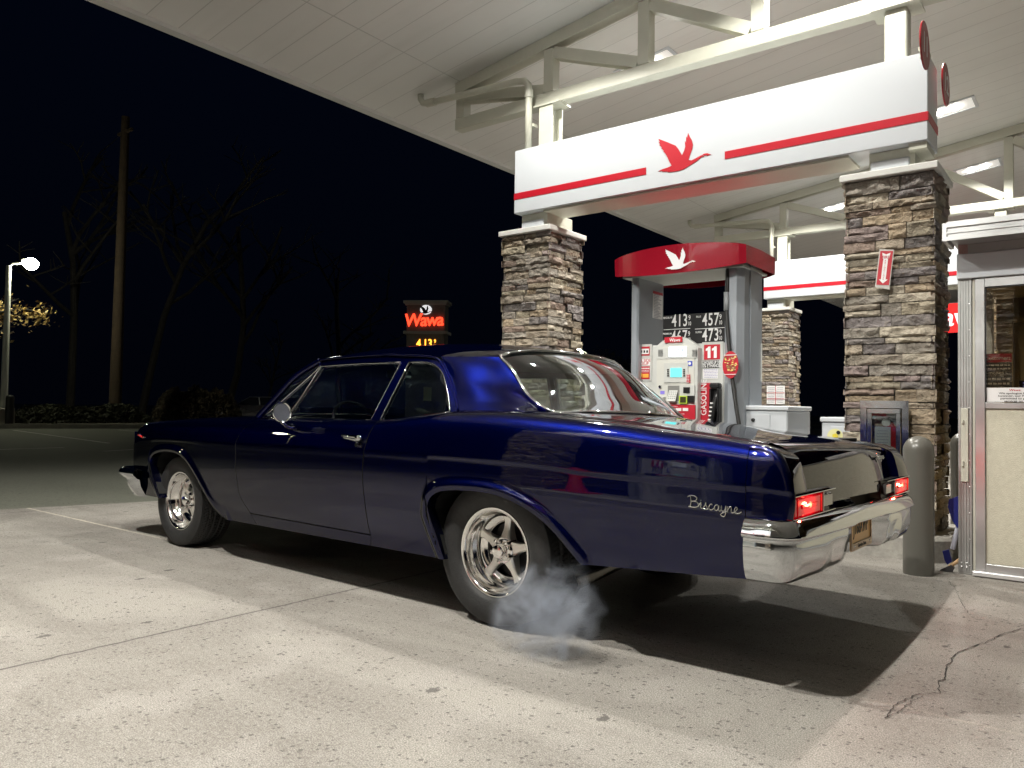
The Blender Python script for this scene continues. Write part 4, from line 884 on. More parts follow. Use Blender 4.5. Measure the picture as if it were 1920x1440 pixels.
# hedge, bush: clumps of small leaf faces
def leafmass(fn, n, size, rnd, b=None):
    b = b or MB()
    for i in range(n):
        p = fn(rnd); s = size*rnd.uniform(.5, 1.3); a = Vector((rnd.gauss(0, 1), rnd.gauss(0, 1), rnd.gauss(0, 1))).normalized(); c = a.orthogonal().normalized(); d_ = a.cross(c)
        b.add([p-c*s, p-d_*s*.5, p+c*s, p+d_*s*.5], [(0, 1, 2, 3)])
    return b
leaf1 = mat('dark hedge leaf', (.035, .037, .020), .7, var=.5, vscale=.8); leaf2 = mat('dry shrub leaf', (.07, .055, .036), .8, var=.4, vscale=1.2); leaf3 = mat('yellow autumn leaf', (.32, .215, .07), .6, var=.35, vscale=3); bark = speck('bark', (.014, .012, .012), (.034, .029, .027), 5)
RR = random.Random(21)
def hedge(a, c, h, w, label, m, n=5000, size=.07):
    A, C_ = D(*a), D(*c); A.z = C_.z = .1; d_ = C_-A; n_ = Vector((-d_.y, d_.x, 0)).normalized(); ph = RR.uniform(0, 9)
    def f(r):
        s = r.random(); u = r.uniform(-1, 1); hh = h*(.72+.28*noise.noise(Vector((s*9+ph, ph, 0)))+.12*noise.noise(Vector((s*31, u*2, 1))))*(min(1, 6*s+.35))*min(1, 6*(1-s)+.3); t_ = 1-r.random()**2.2
        return A+d_*s+n_*u*w*math.sqrt(max(.05, 1-(t_*.85)**2))+Vector((0, 0, hh*t_))
    b = leafmass(f, n, size, RR); o = thing('hedge', label, 'hedge', A); b.obj('foliage', m, o)
    b = MB(); 
    for i in range(14): p = A+d_*((i+.5)/14)+n_*RR.uniform(-.3, .3); b.tube([p-Vector((0, 0, .05)), p+Vector((RR.uniform(-.1, .1), 0, h*.5))], .03, 6)
    b.obj('stems', bark, o)
hedge((36.5, 24, 795), (39, 268, 790), .98, 1.1, 'low clipped dark hedge along the far kerb', leaf1, 11000, .075)
hedge((43, 292, 788), (44, 442, 788), 2.05, 1.5, 'rounded brown shrub beyond the car hood', leaf2, 10000, .085)
# leafy bough lit by the lamp
def tree(base, h, label, m, leaves, spread, seed, trunk_r=.12, leaf=.1, lean=(0, 0), zmin=.35, bare=False, levels=3, cat_='tree', k0=7):
    R = random.Random(seed); t = thing('tree' if not bare else 'bare_tree', label, cat_, base); wood_ = MB(); tips = []
    def grow(p, d_, r, l, lev):
        n = 4; pts = [p]; q = p
        for i in range(n): d_ = (d_+Vector((R.gauss(0, .12), R.gauss(0, .12), R.gauss(0, .06)+.03))).normalized(); q = q+d_*l/n; pts.append(q)
        wood_.tube(pts, [lerp(r, r*.55, i/n) for i in range(n+1)], 6 if lev else 10, cap=False)
        if lev >= 2: tips.extend(pts[1:])
        if lev < levels:
            for k in range(k0 if lev == 0 else 4):
                f = R.uniform(zmin if lev == 0 else .3, 1); i = min(n-1, int(f*n)); pp_ = pts[i].lerp(pts[i+1], f*n-i); a = R.uniform(0, 2*PI); up_ = R.uniform(.25, .8)
                nd = (d_*up_+Vector((math.cos(a), math.sin(a), .15))*(1-up_)*1.6).normalized(); grow(pp_, nd, r*.5, l*R.uniform(.42, .62)*spread, lev+1)
    grow(Vector(base), Vector((lean[0], lean[1], 1)).normalized(), trunk_r, h*.8, 0); wood_.obj('trunk', bark, t)
    if leaves:
        def f(r): p = r.choice(tips); return p+Vector((r.gauss(0, .28), r.gauss(0, .28), r.gauss(0, .22)))
        leafmass(f, leaves, leaf, R).obj('crown', m, t)
    return t
tp = D(36.2, -45, 790); ty = tree((tp.x, tp.y, .1), 4.4, 'tree with a few yellow leaves lit by the left light pole', leaf3, 500, 1.0, 5, .12, .09, zmin=.55)
b0 = D(36.2, -30, 600); b1 = D(36.2, 45, 580); b2 = D(36.2, 92, 598); wb = MB(); wb.tube(cat([Vector((tp.x, tp.y, 2.6)), b0, b1, b2], 16), [.06-.0032*i for i in range(17)], 8); RB = random.Random(8)
for i in range(16): q = b0.lerp(b2, RB.random()); wb.tube([q, q+Vector((RB.gauss(0, .3), RB.gauss(0, .3), RB.uniform(-.2, .55)))], .012, 5)
wb.obj('branch', bark, ty)
def bough(r): q = b0.lerp(b2, r.random()**.8); return q+Vector((r.gauss(0, .2), r.gauss(0, .2), r.gauss(.18, .24)))
leafmass(bough, 300, .09, RB).obj('leaves', leaf3, ty)
tp = D(52, 504, 790); tree((tp.x, tp.y, 0), 6.6, 'slim bare tree behind the dark parked car', leaf2, 0, .7, 9, .09, bare=True, zmin=.4)
for i, (dd, x, h_, sd, ln) in enumerate(((48, 262, 15, 3, (.06, 0)), (50, 420, 15, 14, (.05, .03)), (58, 640, 13, 6, (0, 0)), (47, 130, 14, 15, (.03, 0)))):
    tp = D(dd, x, 790); tree((tp.x, tp.y, 0), h_, ['tall bare tree just right of the utility pole', 'leaning bare tree above the car hood', 'bare tree in the dark left of the lit street sign', 'bare tree in the dark left of the utility pole'][i], leaf2, 0, .85, sd, .22, bare=True, lean=ln, zmin=.3)
tp = D(44, 1150, 745); tree((tp.x, tp.y, -.2), 4.4, 'bushy bare-branched tree between the left pillar and the pump', leaf1, 2600, 1.15, 31, .10, .085, zmin=.2)
# ============================================================ STREET SIGN
def DD(x, y): return D(40, x, y)
A = DD(763, 600); B_ = DD(833, 600); mc = (A+B_)/2; n_ = Vector((B_.x-A.x, B_.y-A.y, 0)).normalized(); 
fr_n = Vector((n_.y, -n_.x, 0)); fr_n = -fr_n if fr_n.dot(Vector((-mc.x, -mc.y, 0))) < 0 else fr_n
fr_n = (fr_n+n_*.35).normalized() if False else fr_n
rot = math.radians(-14); fr_n = Matrix.Rotation(rot, 3, 'Z') @ fr_n; xx = Vector((0, 0, 1)).cross(fr_n)
MS = Matrix.Translation((mc.x, mc.y, 0)) @ Matrix((xx, Vector((0, 0, 1)), fr_n)).transposed().to_4x4()
t = thing('street_sign', 'dark brick roadside sign with glowing red name and a price display', 'sign', (mc.x, mc.y, 0))
zt = DD(800, 560).z; zm = DD(800, 622).z; brick = speck('sign brick', (.16, .14, .13), (.24, .215, .2), 3); w = (B_-A).length/2*1.05
b = MB(); b.box(-w, w, 0, zt-.25, -.9, 0, M=MS); b.box(-w+.02, w-.02, 0, zm-.1, 0, .03, M=MS); b.obj('body', brick, t)
b = MB(); b.box(-w-.16, w+.16, zt-.24, zt-.1, -1.0, .14, M=MS); b.box(-w-.08, w+.08, zt-.33, zt-.245, -.95, .07, M=MS); b.box(-w-.14, w+.14, zm-.12, zm+.03, -1.0, .13, M=MS); b.obj('cornice', mat('sign cornice', (.42, .40, .38), .7), t)
glowred = mat('glowing red letters', (.8, .1, .05), .4, emit=(1, .055, .02), es=2.6); cw = DD(795, 601)
b = MB(); lm = MS.inverted() @ cw; text('Wawa', b, MS @ Matrix.Translation((lm.x, lm.y, .06)) @ Matrix.Rotation(math.radians(1.5), 4, 'Z'), .92, .028, .12, sx=.93, spacing=.88, depth=.03); o = b.obj('lit_name', glowred, t)
b = MB(); lm = MS.inverted() @ DD(799, 581); M2 = MS @ Matrix.Translation((lm.x, lm.y, .02)); b.lathe([(.001, 0), (.5, 0), (.5, .01), (.001, .01)], M=M2 @ Matrix.Diagonal((.62, .50, 1, 1)), n=20); b.obj('lit_backing', mat('white halo', (.8, .8, .8), .4, emit=(1, 1, 1), es=.8), t)
b = MB(); M3 = M2 @ Matrix.Translation((-.05, 0, .05)) @ Matrix.Rotation(PI/2, 4, 'X')
for P_ in (GOOSE, GHEAD): b.prism([(x*1.35, z*1.35) for x, z in P_], 'z', 0, .03, M=M2 @ Matrix.Translation((-.05, 0, .03)))
b.obj('bird_emblem', darkm, t)
b = MB(); lm = MS.inverted() @ DD(799, 645); text('4.13', b, MS @ Matrix.Translation((lm.x-.08, lm.y, .045)), .62, .012, sx=.80, depth=.01); text('9', b, MS @ Matrix.Translation((lm.x+.48, lm.y+.13, .045)), .26, .01, sx=.8, depth=.01); text('10', b, MS @ Matrix.Translation((lm.x+.48, lm.y-.13, .045)), .24, .01, sx=.65, depth=.01); b.obj('led_price', mat('orange led', (.8, .4, .05), .4, emit=(1, .34, .03), es=4.2), t)
# ============================================================ DARK PARKED CAR, FAR
cp = D(45, 482, 790)
t = thing('parked_car', 'dark sedan parked in shadow beyond the blue car hood', 'car', (cp.x, cp.y, 0), local=True); vx = Vector((RCW.col[0].x, RCW.col[0].y, 0)).normalized(); t.rotation_euler.z = math.atan2(vx.y, vx.x)+.35
dk = mat('dark car paint', (.015, .018, .03), .25, coat=1)
b = MB(); pr = [(-2.2, .35), (-2.2, .72), (-2.0, .9), (-1.2, .98), (1.3, .98), (2.15, .88), (2.25, .7), (2.25, .35), (1.75, .3), (1.7, .55), (1.45, .68), (1.2, .55), (1.1, .3), (-1.1, .3), (-1.2, .55), (-1.45, .68), (-1.7, .55), (-1.78, .3)]
b.prism(pr, 'y', -.85, .85); b.obj('body', dk, t, smooth=True, ang=35)
b = MB(); b.add([(-1.15, -.78, .98), (-.45, -.6, 1.42), (.7, -.6, 1.43), (1.55, -.78, .98), (-1.15, .78, .98), (-.45, .6, 1.42), (.7, .6, 1.43), (1.55, .78, .98)], [(0, 1, 2, 3), (7, 6, 5, 4), (1, 5, 6, 2), (0, 4, 5, 1), (3, 2, 6, 7)]); b.obj('cabin', mat('dark side glass', (.02, .022, .03), .1), t)
b = MB()
for s_ in (-1, 1): b.tube([(-1.1, s_*.78, 1.0), (-.44, s_*.61, 1.41), (.7, s_*.61, 1.42), (1.5, s_*.78, 1.0)], .018, 6); b.tube([(.1, s_*.785, .98), (.05, s_*.62, 1.41)], .03, 6)
b.obj('window_trim', mat('window trim', (.5, .5, .5), .3, .8), t)
for x in (-1.45, 1.43):
    for s_ in (-1, 1):
        b = MB(); M = Matrix.Translation((x, s_*.78, .31)) @ Matrix.Rotation(PI/2, 4, 'X'); b.lathe([(.001, -.1), (.2, -.1), (.31, -.09), (.31, .09), (.2, .1), (.001, .1)], M=M, n=24); wh = b.obj('wheel', rubber, t, smooth=True, ang=40)
        b = MB(); b.lathe([(.001, .105), (.18, .103), (.2, .1)], M=M, n=20); b.lathe([(.001, -.105), (.18, -.103), (.2, -.1)], M=M, n=20); b.obj('rim', mat('dull alloy', (.4, .4, .4), .4, .8), wh)
# ============================================================ THE BLUE CAR
car = thing('classic_car', 'dark blue classic two-door sedan idling beside the fuel pump', 'car', (-2.30, 3.76, 0), rz=math.atan2(-.027, .99964), local=True)
def paint_mat():
    k = NT('candy blue paint'); k.b.inputs['Base Color'].default_value = (.004, .006, .20, 1)
    k.b.inputs['Metallic'].default_value = 1.; k.b.inputs['Roughness'].default_value = .37; k.b.inputs['Specular Tint'].default_value = (.03, .04, .16, 1)
    fl = k.noise(900, 1); k.put(k.b.inputs['Base Color'], k.mix(fl, (.0005, .0016, .027, 1), (.0010, .0033, .054, 1)))
    k.b.inputs['Coat Weight'].default_value = 1; k.b.inputs['Coat Roughness'].default_value = .012; k.b.inputs['Coat IOR'].default_value = 1.46
    w = k.noise(2.2, 2); k.put(k.b.inputs['Coat Normal'], k.bump(w, .06, .012)); return k.m
bluep = paint_mat()
chrome = mat('chrome', (.58, .60, .615), .05, 1.); chromew = mat('wheel chrome', (.84, .83, .81), .09, 1.); spokem = mat('polished spoke alloy', (.86, .84, .80), .30, 1.)
tyre_m = speck('tyre rubber', (.012, .012, .013), (.022, .022, .022), 12, .15, .62)
under = mat('underbody black', (.006, .006, .006), .8); vinyl = mat('dark seat vinyl', (.02, .022, .028), .45)
TILT = .025
def T(u, v, w): return Vector((u-.02*(v+.95)*sstep(.3, 1.2, u), v, w-TILT*(v+.95)))
wS = interp([(-3.66, .79), (-3.62, .835), (-3.56, .862), (-3.46, .882), (-3.2, .902), (-2.76, .919), (-2.23, .933), (-1.93, .942), (-1.6, .949), (-.85, .960), (-.5, .992), (-.25, 1.014), (.0, 1.018), (.2, 1.012), (.35, 1.003), (.68, .979), (.93, .953), (1.25, .921), (1.34, .908)])
vS = interp([(-3.66, .82), (-3.6, .86), (-3.5, .88), (-3.2, .89), (-2.5, .895), (-2.0, .885), (-1.0, .875), (-.4, .885), (.2, .90), (1.0, .905), (1.3, .895)])
wC = interp([(-3.63, .70), (-3.4, .745), (-3.0, .764), (-2.07, .774), (-1.4, .786), (-.8, .792), (0, .789), (.37, .785), (.77, .774), (1.29, .763), (1.44, .75)])
vC = interp([(-3.66, .93), (-3.6, .952), (-3.5, .965), (-3.3, .975), (-3.0, .985), (-2.0, 1.0), (-1, 1.008), (0, 1.01), (.8, 1.0), (1.28, .985), (1.44, .955)])
RARCH = [(-.345, .288), (-.3445, .50), (-.325, .57), (-.27, .613), (-.18, .633), (-.04, .641), (.09, .637), (.2, .616), (.32, .572), (.43, .502), (.56, .379)]
FARCH = [(-3.290, .345), (-3.2895, .52), (-3.275, .605), (-3.22, .648), (-3.13, .671), (-3.0, .683), (-2.87, .676), (-2.757, .644), (-2.66, .583), (-2.57, .500), (-2.437, .365), (-2.34, .303), (-2.25, .274)]
def pl(tab):
    def f(x):
        for i in range(len(tab)-1):
            if tab[i][0] <= x <= tab[i+1][0]: return lerp(tab[i][1], tab[i+1][1], (x-tab[i][0])/(tab[i+1][0]-tab[i][0]))
        return tab[0][1] if x < tab[0][0] else tab[-1][1]
    return f
def smoothed(P, n=90):
    c = cat([Vector((p[0], p[1], 0)) for p in P[1:]], n); return [P[0]]+[(q.x, q.y) for q in c]
RA = smoothed(RARCH); FA = smoothed(FARCH); fR, fF = pl(RA), pl(FA)
def wB(u):
    if u < -3.29: return .335
    if u < -2.25: return fF(u)
    if u < -.345: return lerp(.272, .286, (u+2.25)/1.9)
    if u < .56: return fR(u)
    return lerp(.379, .426, min(1, (u-.56)/.75))
def warp(u, w):
    if -.80 < u <= -.3449 and w < .5: u += sstep(-.80, -.345, u)*.087*(.5-w)/.21
    if -3.62 < u <= -3.2899 and w < .52: u += sstep(-3.62, -3.29, u)*.115*(.52-w)/.175
    return u
RAp = [(warp(u, w), w) for u, w in RA]; FAp = [(warp(u, w), w) for u, w in FA]
def adist(P, u, w):
    best = 9
    for i in range(0, len(P)-1):
        ax, ay = P[i]; bx, by = P[i+1]; dx, dy = bx-ax, by-ay; q = dx*dx+dy*dy
        t = max(0, min(1, ((u-ax)*dx+(w-ay)*dy)/q)) if q else 0; d = math.hypot(u-ax-dx*t, w-ay-dy*t)
        if d < best: best = d
    return best
def side(u, w):
    c, s, wc, ws = vC(u), vS(u), wC(u), wS(u)
    if w >= wc:
        h = min(1., (w-wc)/(ws-wc)); f = .27*h+.73*(1-math.sqrt(max(0, 1-h**5.5))); v = lerp(c, s, f)
    else:
        d = wc-w; v = c-.004*(1-math.exp(-d/.008))-.052*(d/.51)**2.5+.003*math.sin(min(1, d/.25)*PI)
    if -.75 < u < .95 and w < .8: d = adist(RAp, u, w); v += .016*(1-sstep(.022, .060, d))-.007*(1-sstep(0, .020, d))
    elif -3.62 < u < -1.9 and w < .8: d = adist(FAp, u, w); v += .011*(1-sstep(.018, .055, d))-.004*(1-sstep(0, .018, d))
    return v
LD = interp([(.27, -1.905), (.33, -1.95), (.40, -2.02), (.46, -2.07), (.6, -2.09), (.77, -2.098), (.83, -2.075), (.88, -2.03), (.942, -1.93), (.96, -1.90)])
RD = interp([(.27, -.82), (.34, -.803), (.40, -.812), (.693, -.833), (.85, -.812), (.963, -.786)])
GAP = .0036
def sidepatch(b, sgn, Lf, Rf, bot, n, nl=16, nu_=18, us=None, top=None, fl=(0, 0, 0, 0), pinch=None):
    """grid on the body side; fl = flange depth at left, right, bottom, top"""
    G = []
    for i in range(n+1):
        s = i/n; row = []
        for j in range(nl+nu_+1):
            w = .6; u = -1
            for _ in range(5):
                u = lerp(Lf(w), Rf(w), s) if us is None else us[i]
                bb = bot(u); wc = wC(u); tt = wS(u) if top is None else top(u)
                if tt <= wc+.001: w = lerp(bb, tt, j/(nl+nu_))
                elif j <= nl: w = lerp(bb, wc, j/nl)
                else: h = (j-nl)/nu_; w = lerp(wc, tt, 1-(1-h)**1.9)
            u2 = warp(u, w); row.append(T(u2, sgn*side(u2, w), w))
        G.append(row)
    m = nl+nu_; vs = [p for r in G for p in r]; W_ = m+1
    fs = [(i*W_+j, (i+1)*W_+j, (i+1)*W_+j+1, i*W_+j+1) for i in range(n) for j in range(m)]
    if sgn > 0: fs = [f[::-1] for f in fs]
    b.add(vs, fs)
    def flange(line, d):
        q = [p+Vector((0, -sgn*d, 0)) for p in line]; k = len(line); (GAP_SHADE[sgn].append(MB().add(line+q, [(i, i+1, k+i+1, k+i) for i in range(k-1)])) if d < .05 else b.add(line+q, [(i, i+1, k+i+1, k+i) for i in range(k-1)]))
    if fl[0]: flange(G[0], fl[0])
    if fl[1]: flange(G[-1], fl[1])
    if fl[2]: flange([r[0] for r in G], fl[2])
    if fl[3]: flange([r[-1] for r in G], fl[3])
    return G
UEND = interp([(.655, 1.437), (.745, 1.444), (.805, 1.432), (.855, 1.411), (.894, 1.38), (.909, 1.34), (.918, 1.29)])
def deckw(u, v):
    s = vS(u); q = min(1, abs(v)/s)
    cr = .028 if u < .3 else lerp(.028, .012, min(1, (u-.3)/1.)); return wS(u)+cr*(1-q*q) - .010*math.exp(-((abs(v)-.80)/.035)**2)
def hoodw(u, v):
    s = vS(u); q = min(1, abs(v)/s); return wS(u)+(.045+.012*math.exp(-(v/.18)**2))*(1-q**2.4)*min(1, (u+3.66)/.3)-.008*math.exp(-((abs(v)-.80)/.03)**2)*min(1, (u+3.66)/.3)
GAP_SHADE = {-1: [], 1: []}
body = MB(); door_parts = []
for sg in (-1, 1):
    ua = sorted(set([lerp(-3.615, -1.9, i/170) for i in range(171)]))
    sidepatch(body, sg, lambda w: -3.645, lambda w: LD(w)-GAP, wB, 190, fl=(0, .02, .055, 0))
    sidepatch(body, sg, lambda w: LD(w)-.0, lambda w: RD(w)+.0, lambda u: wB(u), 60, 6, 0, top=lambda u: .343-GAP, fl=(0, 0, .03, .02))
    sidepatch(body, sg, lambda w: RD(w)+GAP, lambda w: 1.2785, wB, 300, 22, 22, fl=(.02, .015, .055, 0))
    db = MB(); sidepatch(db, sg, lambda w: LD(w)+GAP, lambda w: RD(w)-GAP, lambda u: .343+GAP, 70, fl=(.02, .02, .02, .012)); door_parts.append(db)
    # end cap
    P_ = cat([Vector(p) for p in [(1.437, 0, .652), (1.444, 0, .70), (1.443, 0, .75), (1.432, 0, .805), (1.411, 0, .856), (1.378, 0, .893), (1.335, 0, .911), (1.284, 0, .9175)]], 40); r = .022; N_ = len(P_)
    C2 = []; 
    for i, p in enumerate(P_):
        t_ = (P_[min(i+1, N_-1)]-P_[max(i-1, 0)]).normalized(); n_ = Vector((t_.z, 0, -t_.x)); C2.append((p, n_))
    rows = []
    for i, (p, n_) in enumerate(C2):
        s = i/(N_-1); st = Vector((1.2815, 0, lerp(.60, wS(1.2815)-.0005, s**.9))); en = p-n_*r*1.0; row = []
        for k in range(13): q = k/12; c_ = st.lerp(en, q); hh = min(c_.z, wS(c_.x)); row.append(T(c_.x, sg*side(c_.x, hh), c_.z))
        v_end = side(en.x, min(en.z, wS(en.x)))
        for k in range(1, 8): a = k/7*PI/2; c_ = p-n_*r*(1-math.sin(a)); row.append(T(c_.x, sg*(v_end-r*(1-math.cos(a))), c_.z))
        rows.append((row, v_end-r, p))
    W_ = len(rows[0][0]); vs = [q for r_ in rows for q in r_[0]]
    body.add(vs, [tuple((i*W_+j, i*W_+j+1, (i+1)*W_+j+1, (i+1)*W_+j)[::sg]) for i in range(N_-1) for j in range(W_-1)])
    inner = [(i, r_) for i, r_ in enumerate(rows) if r_[2].z > .742]
    vs = []; M_ = 9
    for i, r_ in inner:
        p = r_[2]; lw = deckw(p.x, .78) if p.x < 1.34 else p.z
        for k in range(M_):
            q = k/(M_-1); v = lerp(r_[1], .765, q); vs.append(T(p.x-.012*q*q*sstep(.9, .8, p.z), sg*v, p.z-.012*q*q*sstep(.86, .91, p.z)))
    body.add(vs, [tuple((i*M_+j, i*M_+j+1, (i+1)*M_+j+1, (i+1)*M_+j)[::sg]) for i in range(len(inner)-1) for j in range(M_-1)])
    # inner return wall of the cap
    vs = []
    for i, r_ in inner: p = r_[2]; vs += [T(p.x-.012, sg*.765, p.z-.012*sstep(.86, .91, p.z)), T(min(p.x-.012, 1.37), sg*.752, min(p.z, .893)-.012)]
    body.add(vs, [(2*i, 2*i+1, 2*i+3, 2*i+2) for i in range(len(inner)-1)])
    # tops: fender strip, belt strip, quarter strip
    body.grid(lambda s, t: (lambda u, v: T(u, sg*v, hoodw(u, v)))(lerp(-3.645, -1.93, s), lerp(.797, vS(lerp(-3.645, -1.93, s)), t)), 80, 8)
    body.grid(lambda s, t: (lambda u: T(u, sg*lerp(.80, vS(u), t), wS(u)))(lerp(-1.93, -.30, s)), 60, 4)
    body.grid(lambda s, t: (lambda u, v: T(u, sg*v, deckw(u, v)))(lerp(-.30, 1.284, s), lerp(.742, vS(lerp(-.30, 1.284, s)), t)), 80, 12)
# cowl, rear shelf panel
body.grid(lambda s, t: T(lerp(-2.12, -1.93, s), lerp(-.85, .85, t), hoodw(lerp(-2.12, -1.93, s), lerp(-.85, .85, t))+.002), 4, 20)
body.grid(lambda s, t: (lambda u, v: T(u, v, deckw(u, v)))(lerp(.05, .335, s), lerp(-.742, .742, t)), 12, 40)
# front face (grille panel) and rear valance
body.grid(lambda s, t: (lambda v: T(-3.643, v, lerp(.33, hoodw(-3.645, v), t)))(lerp(-.93, .93, s)), 30, 8)
body.grid(lambda s, t: T(1.365-.015*t, lerp(-.93, .93, s), lerp(.42, .69, t)), 20, 4)
bo = body.obj('body', bluep, car, smooth=True, ang=42, merge=.0004)
for db, sg in zip(door_parts, (-1, 1)):
    d = db.obj('door', bluep, car, smooth=True, ang=42)
    for q_ in GAP_SHADE[sg]: q_.obj('panel_gap_shade', darkm, d)  # panel edge flanges coloured flat black, standing in for shade in the gaps
    b = MB()                                                                   # handle: blade, button, lock
    def Hn(u, o_, w): return T(u, sg*(side(u, w)+o_), w)
    b.tube([Hn(-1.022, .004, .868), Hn(-1.0, .022, .868), Hn(-.93, .03, .866), Hn(-.86, .026, .864)], [.007, .009, .010, .009], 10)
    b.sphere(Hn(-.862, .02, .858), .022, 12, 8, (1.1, .9, .8)); b.tube([Hn(-1.0, .006, .858), Hn(-.87, .006, .85)], [.008, .016], 10)
    b.lathe([(.001, .02), (.011, .02), (.014, 0)], M=face_mat(Hn(-.875, -.002, .822), 0, sg), n=14); b.lathe([(.001, .024), (.012, .022), (.015, 0)], M=face_mat(Hn(-.868, .012, .858), 0, sg), n=14)
    b.obj('door_handle', chrome, d, smooth=True, ang=60)
# hood and trunk lid
b = MB(); b.grid(lambda s, t: (lambda u, v: T(u, v, hoodw(u, v)+.0))(lerp(-3.642, -2.121, s), lerp(-.793, .793, t)), 60, 50); b.obj('hood', bluep, car, smooth=True)
b = MB(); prof_ = [(u, None) for u in [lerp(.339, 1.26, i/40) for i in range(41)]]
tail = cat([Vector(p) for p in [(1.26, 0, 0), (1.30, 0, -.006), (1.335, 0, -.018), (1.362, 0, -.038), (1.378, 0, -.072), (1.388, 0, -.115), (1.396, 0, -.165), (1.402, 0, -.205), (1.404, 0, -.245)]], 30)[1:]
vs = []; NV = 60
for u, _ in prof_: vs += [T(u, lerp(-.737, .737, k/NV), deckw(u, lerp(-.737, .737, k/NV))) for k in range(NV+1)]
for p in tail:
    vs += [(lambda v: T(p.x-.006+.022*(1-(v/.74)**2)*sstep(1.26, 1.37, p.x), v, deckw(1.26, v)+p.z))(lerp(-.737, .737, k/NV)) for k in range(NV+1)]
n_ = len(prof_)+len(tail); b.add(vs, [(i*(NV+1)+j, (i+1)*(NV+1)+j, (i+1)*(NV+1)+j+1, i*(NV+1)+j+1) for i in range(n_-1) for j in range(NV)]); tl = b.obj('trunk_lid', bluep, car, smooth=True)
# black filler under every panel gap
b = MB(); b.box(-3.5, 1.24, -.845, .845, .32, .86); 
inner_m = under
b = MB()
b.box(-3.52, -3.33, -.84, .84, .36, .80); b.box(-3.33, -2.40, -.62, .62, .33, .86); b.box(-2.38, -.42, -.90, .90, .285, .60); b.box(-.42, .60, -.60, .60, .33, .88); b.box(.61, 1.33, -.86, .86, .44, .80)
b.box(-2.40, -2.05, -.88, .88, .60, .88); b.box(-.40, 1.2, -.72, .72, .85, .90)
b.obj('underbody', under, car)
b = MB()
for P_, y0 in ((RAp, .60), (FAp, .62)):
    for sg in (-1, 1):
        q = [(u+(.0), w+.022) for u, w in P_]; vs = [T(u, sg*.955, w) for u, w in q]+[T(u, sg*y0, w) for u, w in q]; k = len(q); MB().add(vs, [(i, i+1, k+i+1, k+i) for i in range(k-1)]).obj('wheel_housing', under, car)
# ---- greenhouse
def coons(b, c0, c1, d0, d1, nu_, nv_, bulge=None):
    """c0 bottom (s), c1 top (s), d0 left (t), d1 right (t)"""
    C0, C1, D0, D1 = cat(c0, nu_), cat(c1, nu_), cat(d0, nv_), cat(d1, nv_)
    vs = []
    for i in range(nu_+1):
        s = i/nu_
        for j in range(nv_+1):
            t = j/nv_
            p = C0[i]*(1-t)+C1[i]*t+D0[j]*(1-s)+D1[j]*s-(C0[0]*(1-s)*(1-t)+C0[-1]*s*(1-t)+C1[0]*(1-s)*t+C1[-1]*s*t)
            if bulge: p = p+Vector(bulge)*(16*s*(1-s)*t*(1-t))
            vs.append(p)
    w = nv_+1; b.add(vs, [(i*w+j, (i+1)*w+j, (i+1)*w+j+1, i*w+j+1) for i in range(nu_) for j in range(nv_)])
def TT(L, sg=-1): return [T(p[0], -sg*p[1] if sg > 0 else p[1], p[2]) for p in L]
wE = interp([(-1.80, 1.315), (-1.66, 1.322), (-1.45, 1.330), (-1.07, 1.336), (-.87, 1.328), (-.6, 1.318), (-.4, 1.313), (-.15, 1.308)])
wK = interp([(-1.84, 1.362), (-1.7, 1.400), (-1.5, 1.432), (-1.2, 1.448), (-.95, 1.450), (-.6, 1.438), (-.35, 1.412), (-.1, 1.364)])
vE = interp([(-1.72, .655), (-1.6, .672), (-1.1, .676), (-.6, .68), (-.35, .66), (-.2, .622)])
def roofp(s, t):
    q = 2*t-1; uf = -1.66-.13*(1-abs(q)**2.2); ur = -.215+.115*(1-abs(q)**2.2); u = lerp(uf, ur, s); v = q*vE(lerp(-1.66, -.215, s))
    e, k = wE(lerp(-1.66, -.215, s)), wK(u); return T(u, v, e+(k-e)*(1-abs(q)**2.7))
gh = MB(); gh.grid(roofp, 60, 60)
Cp = {}
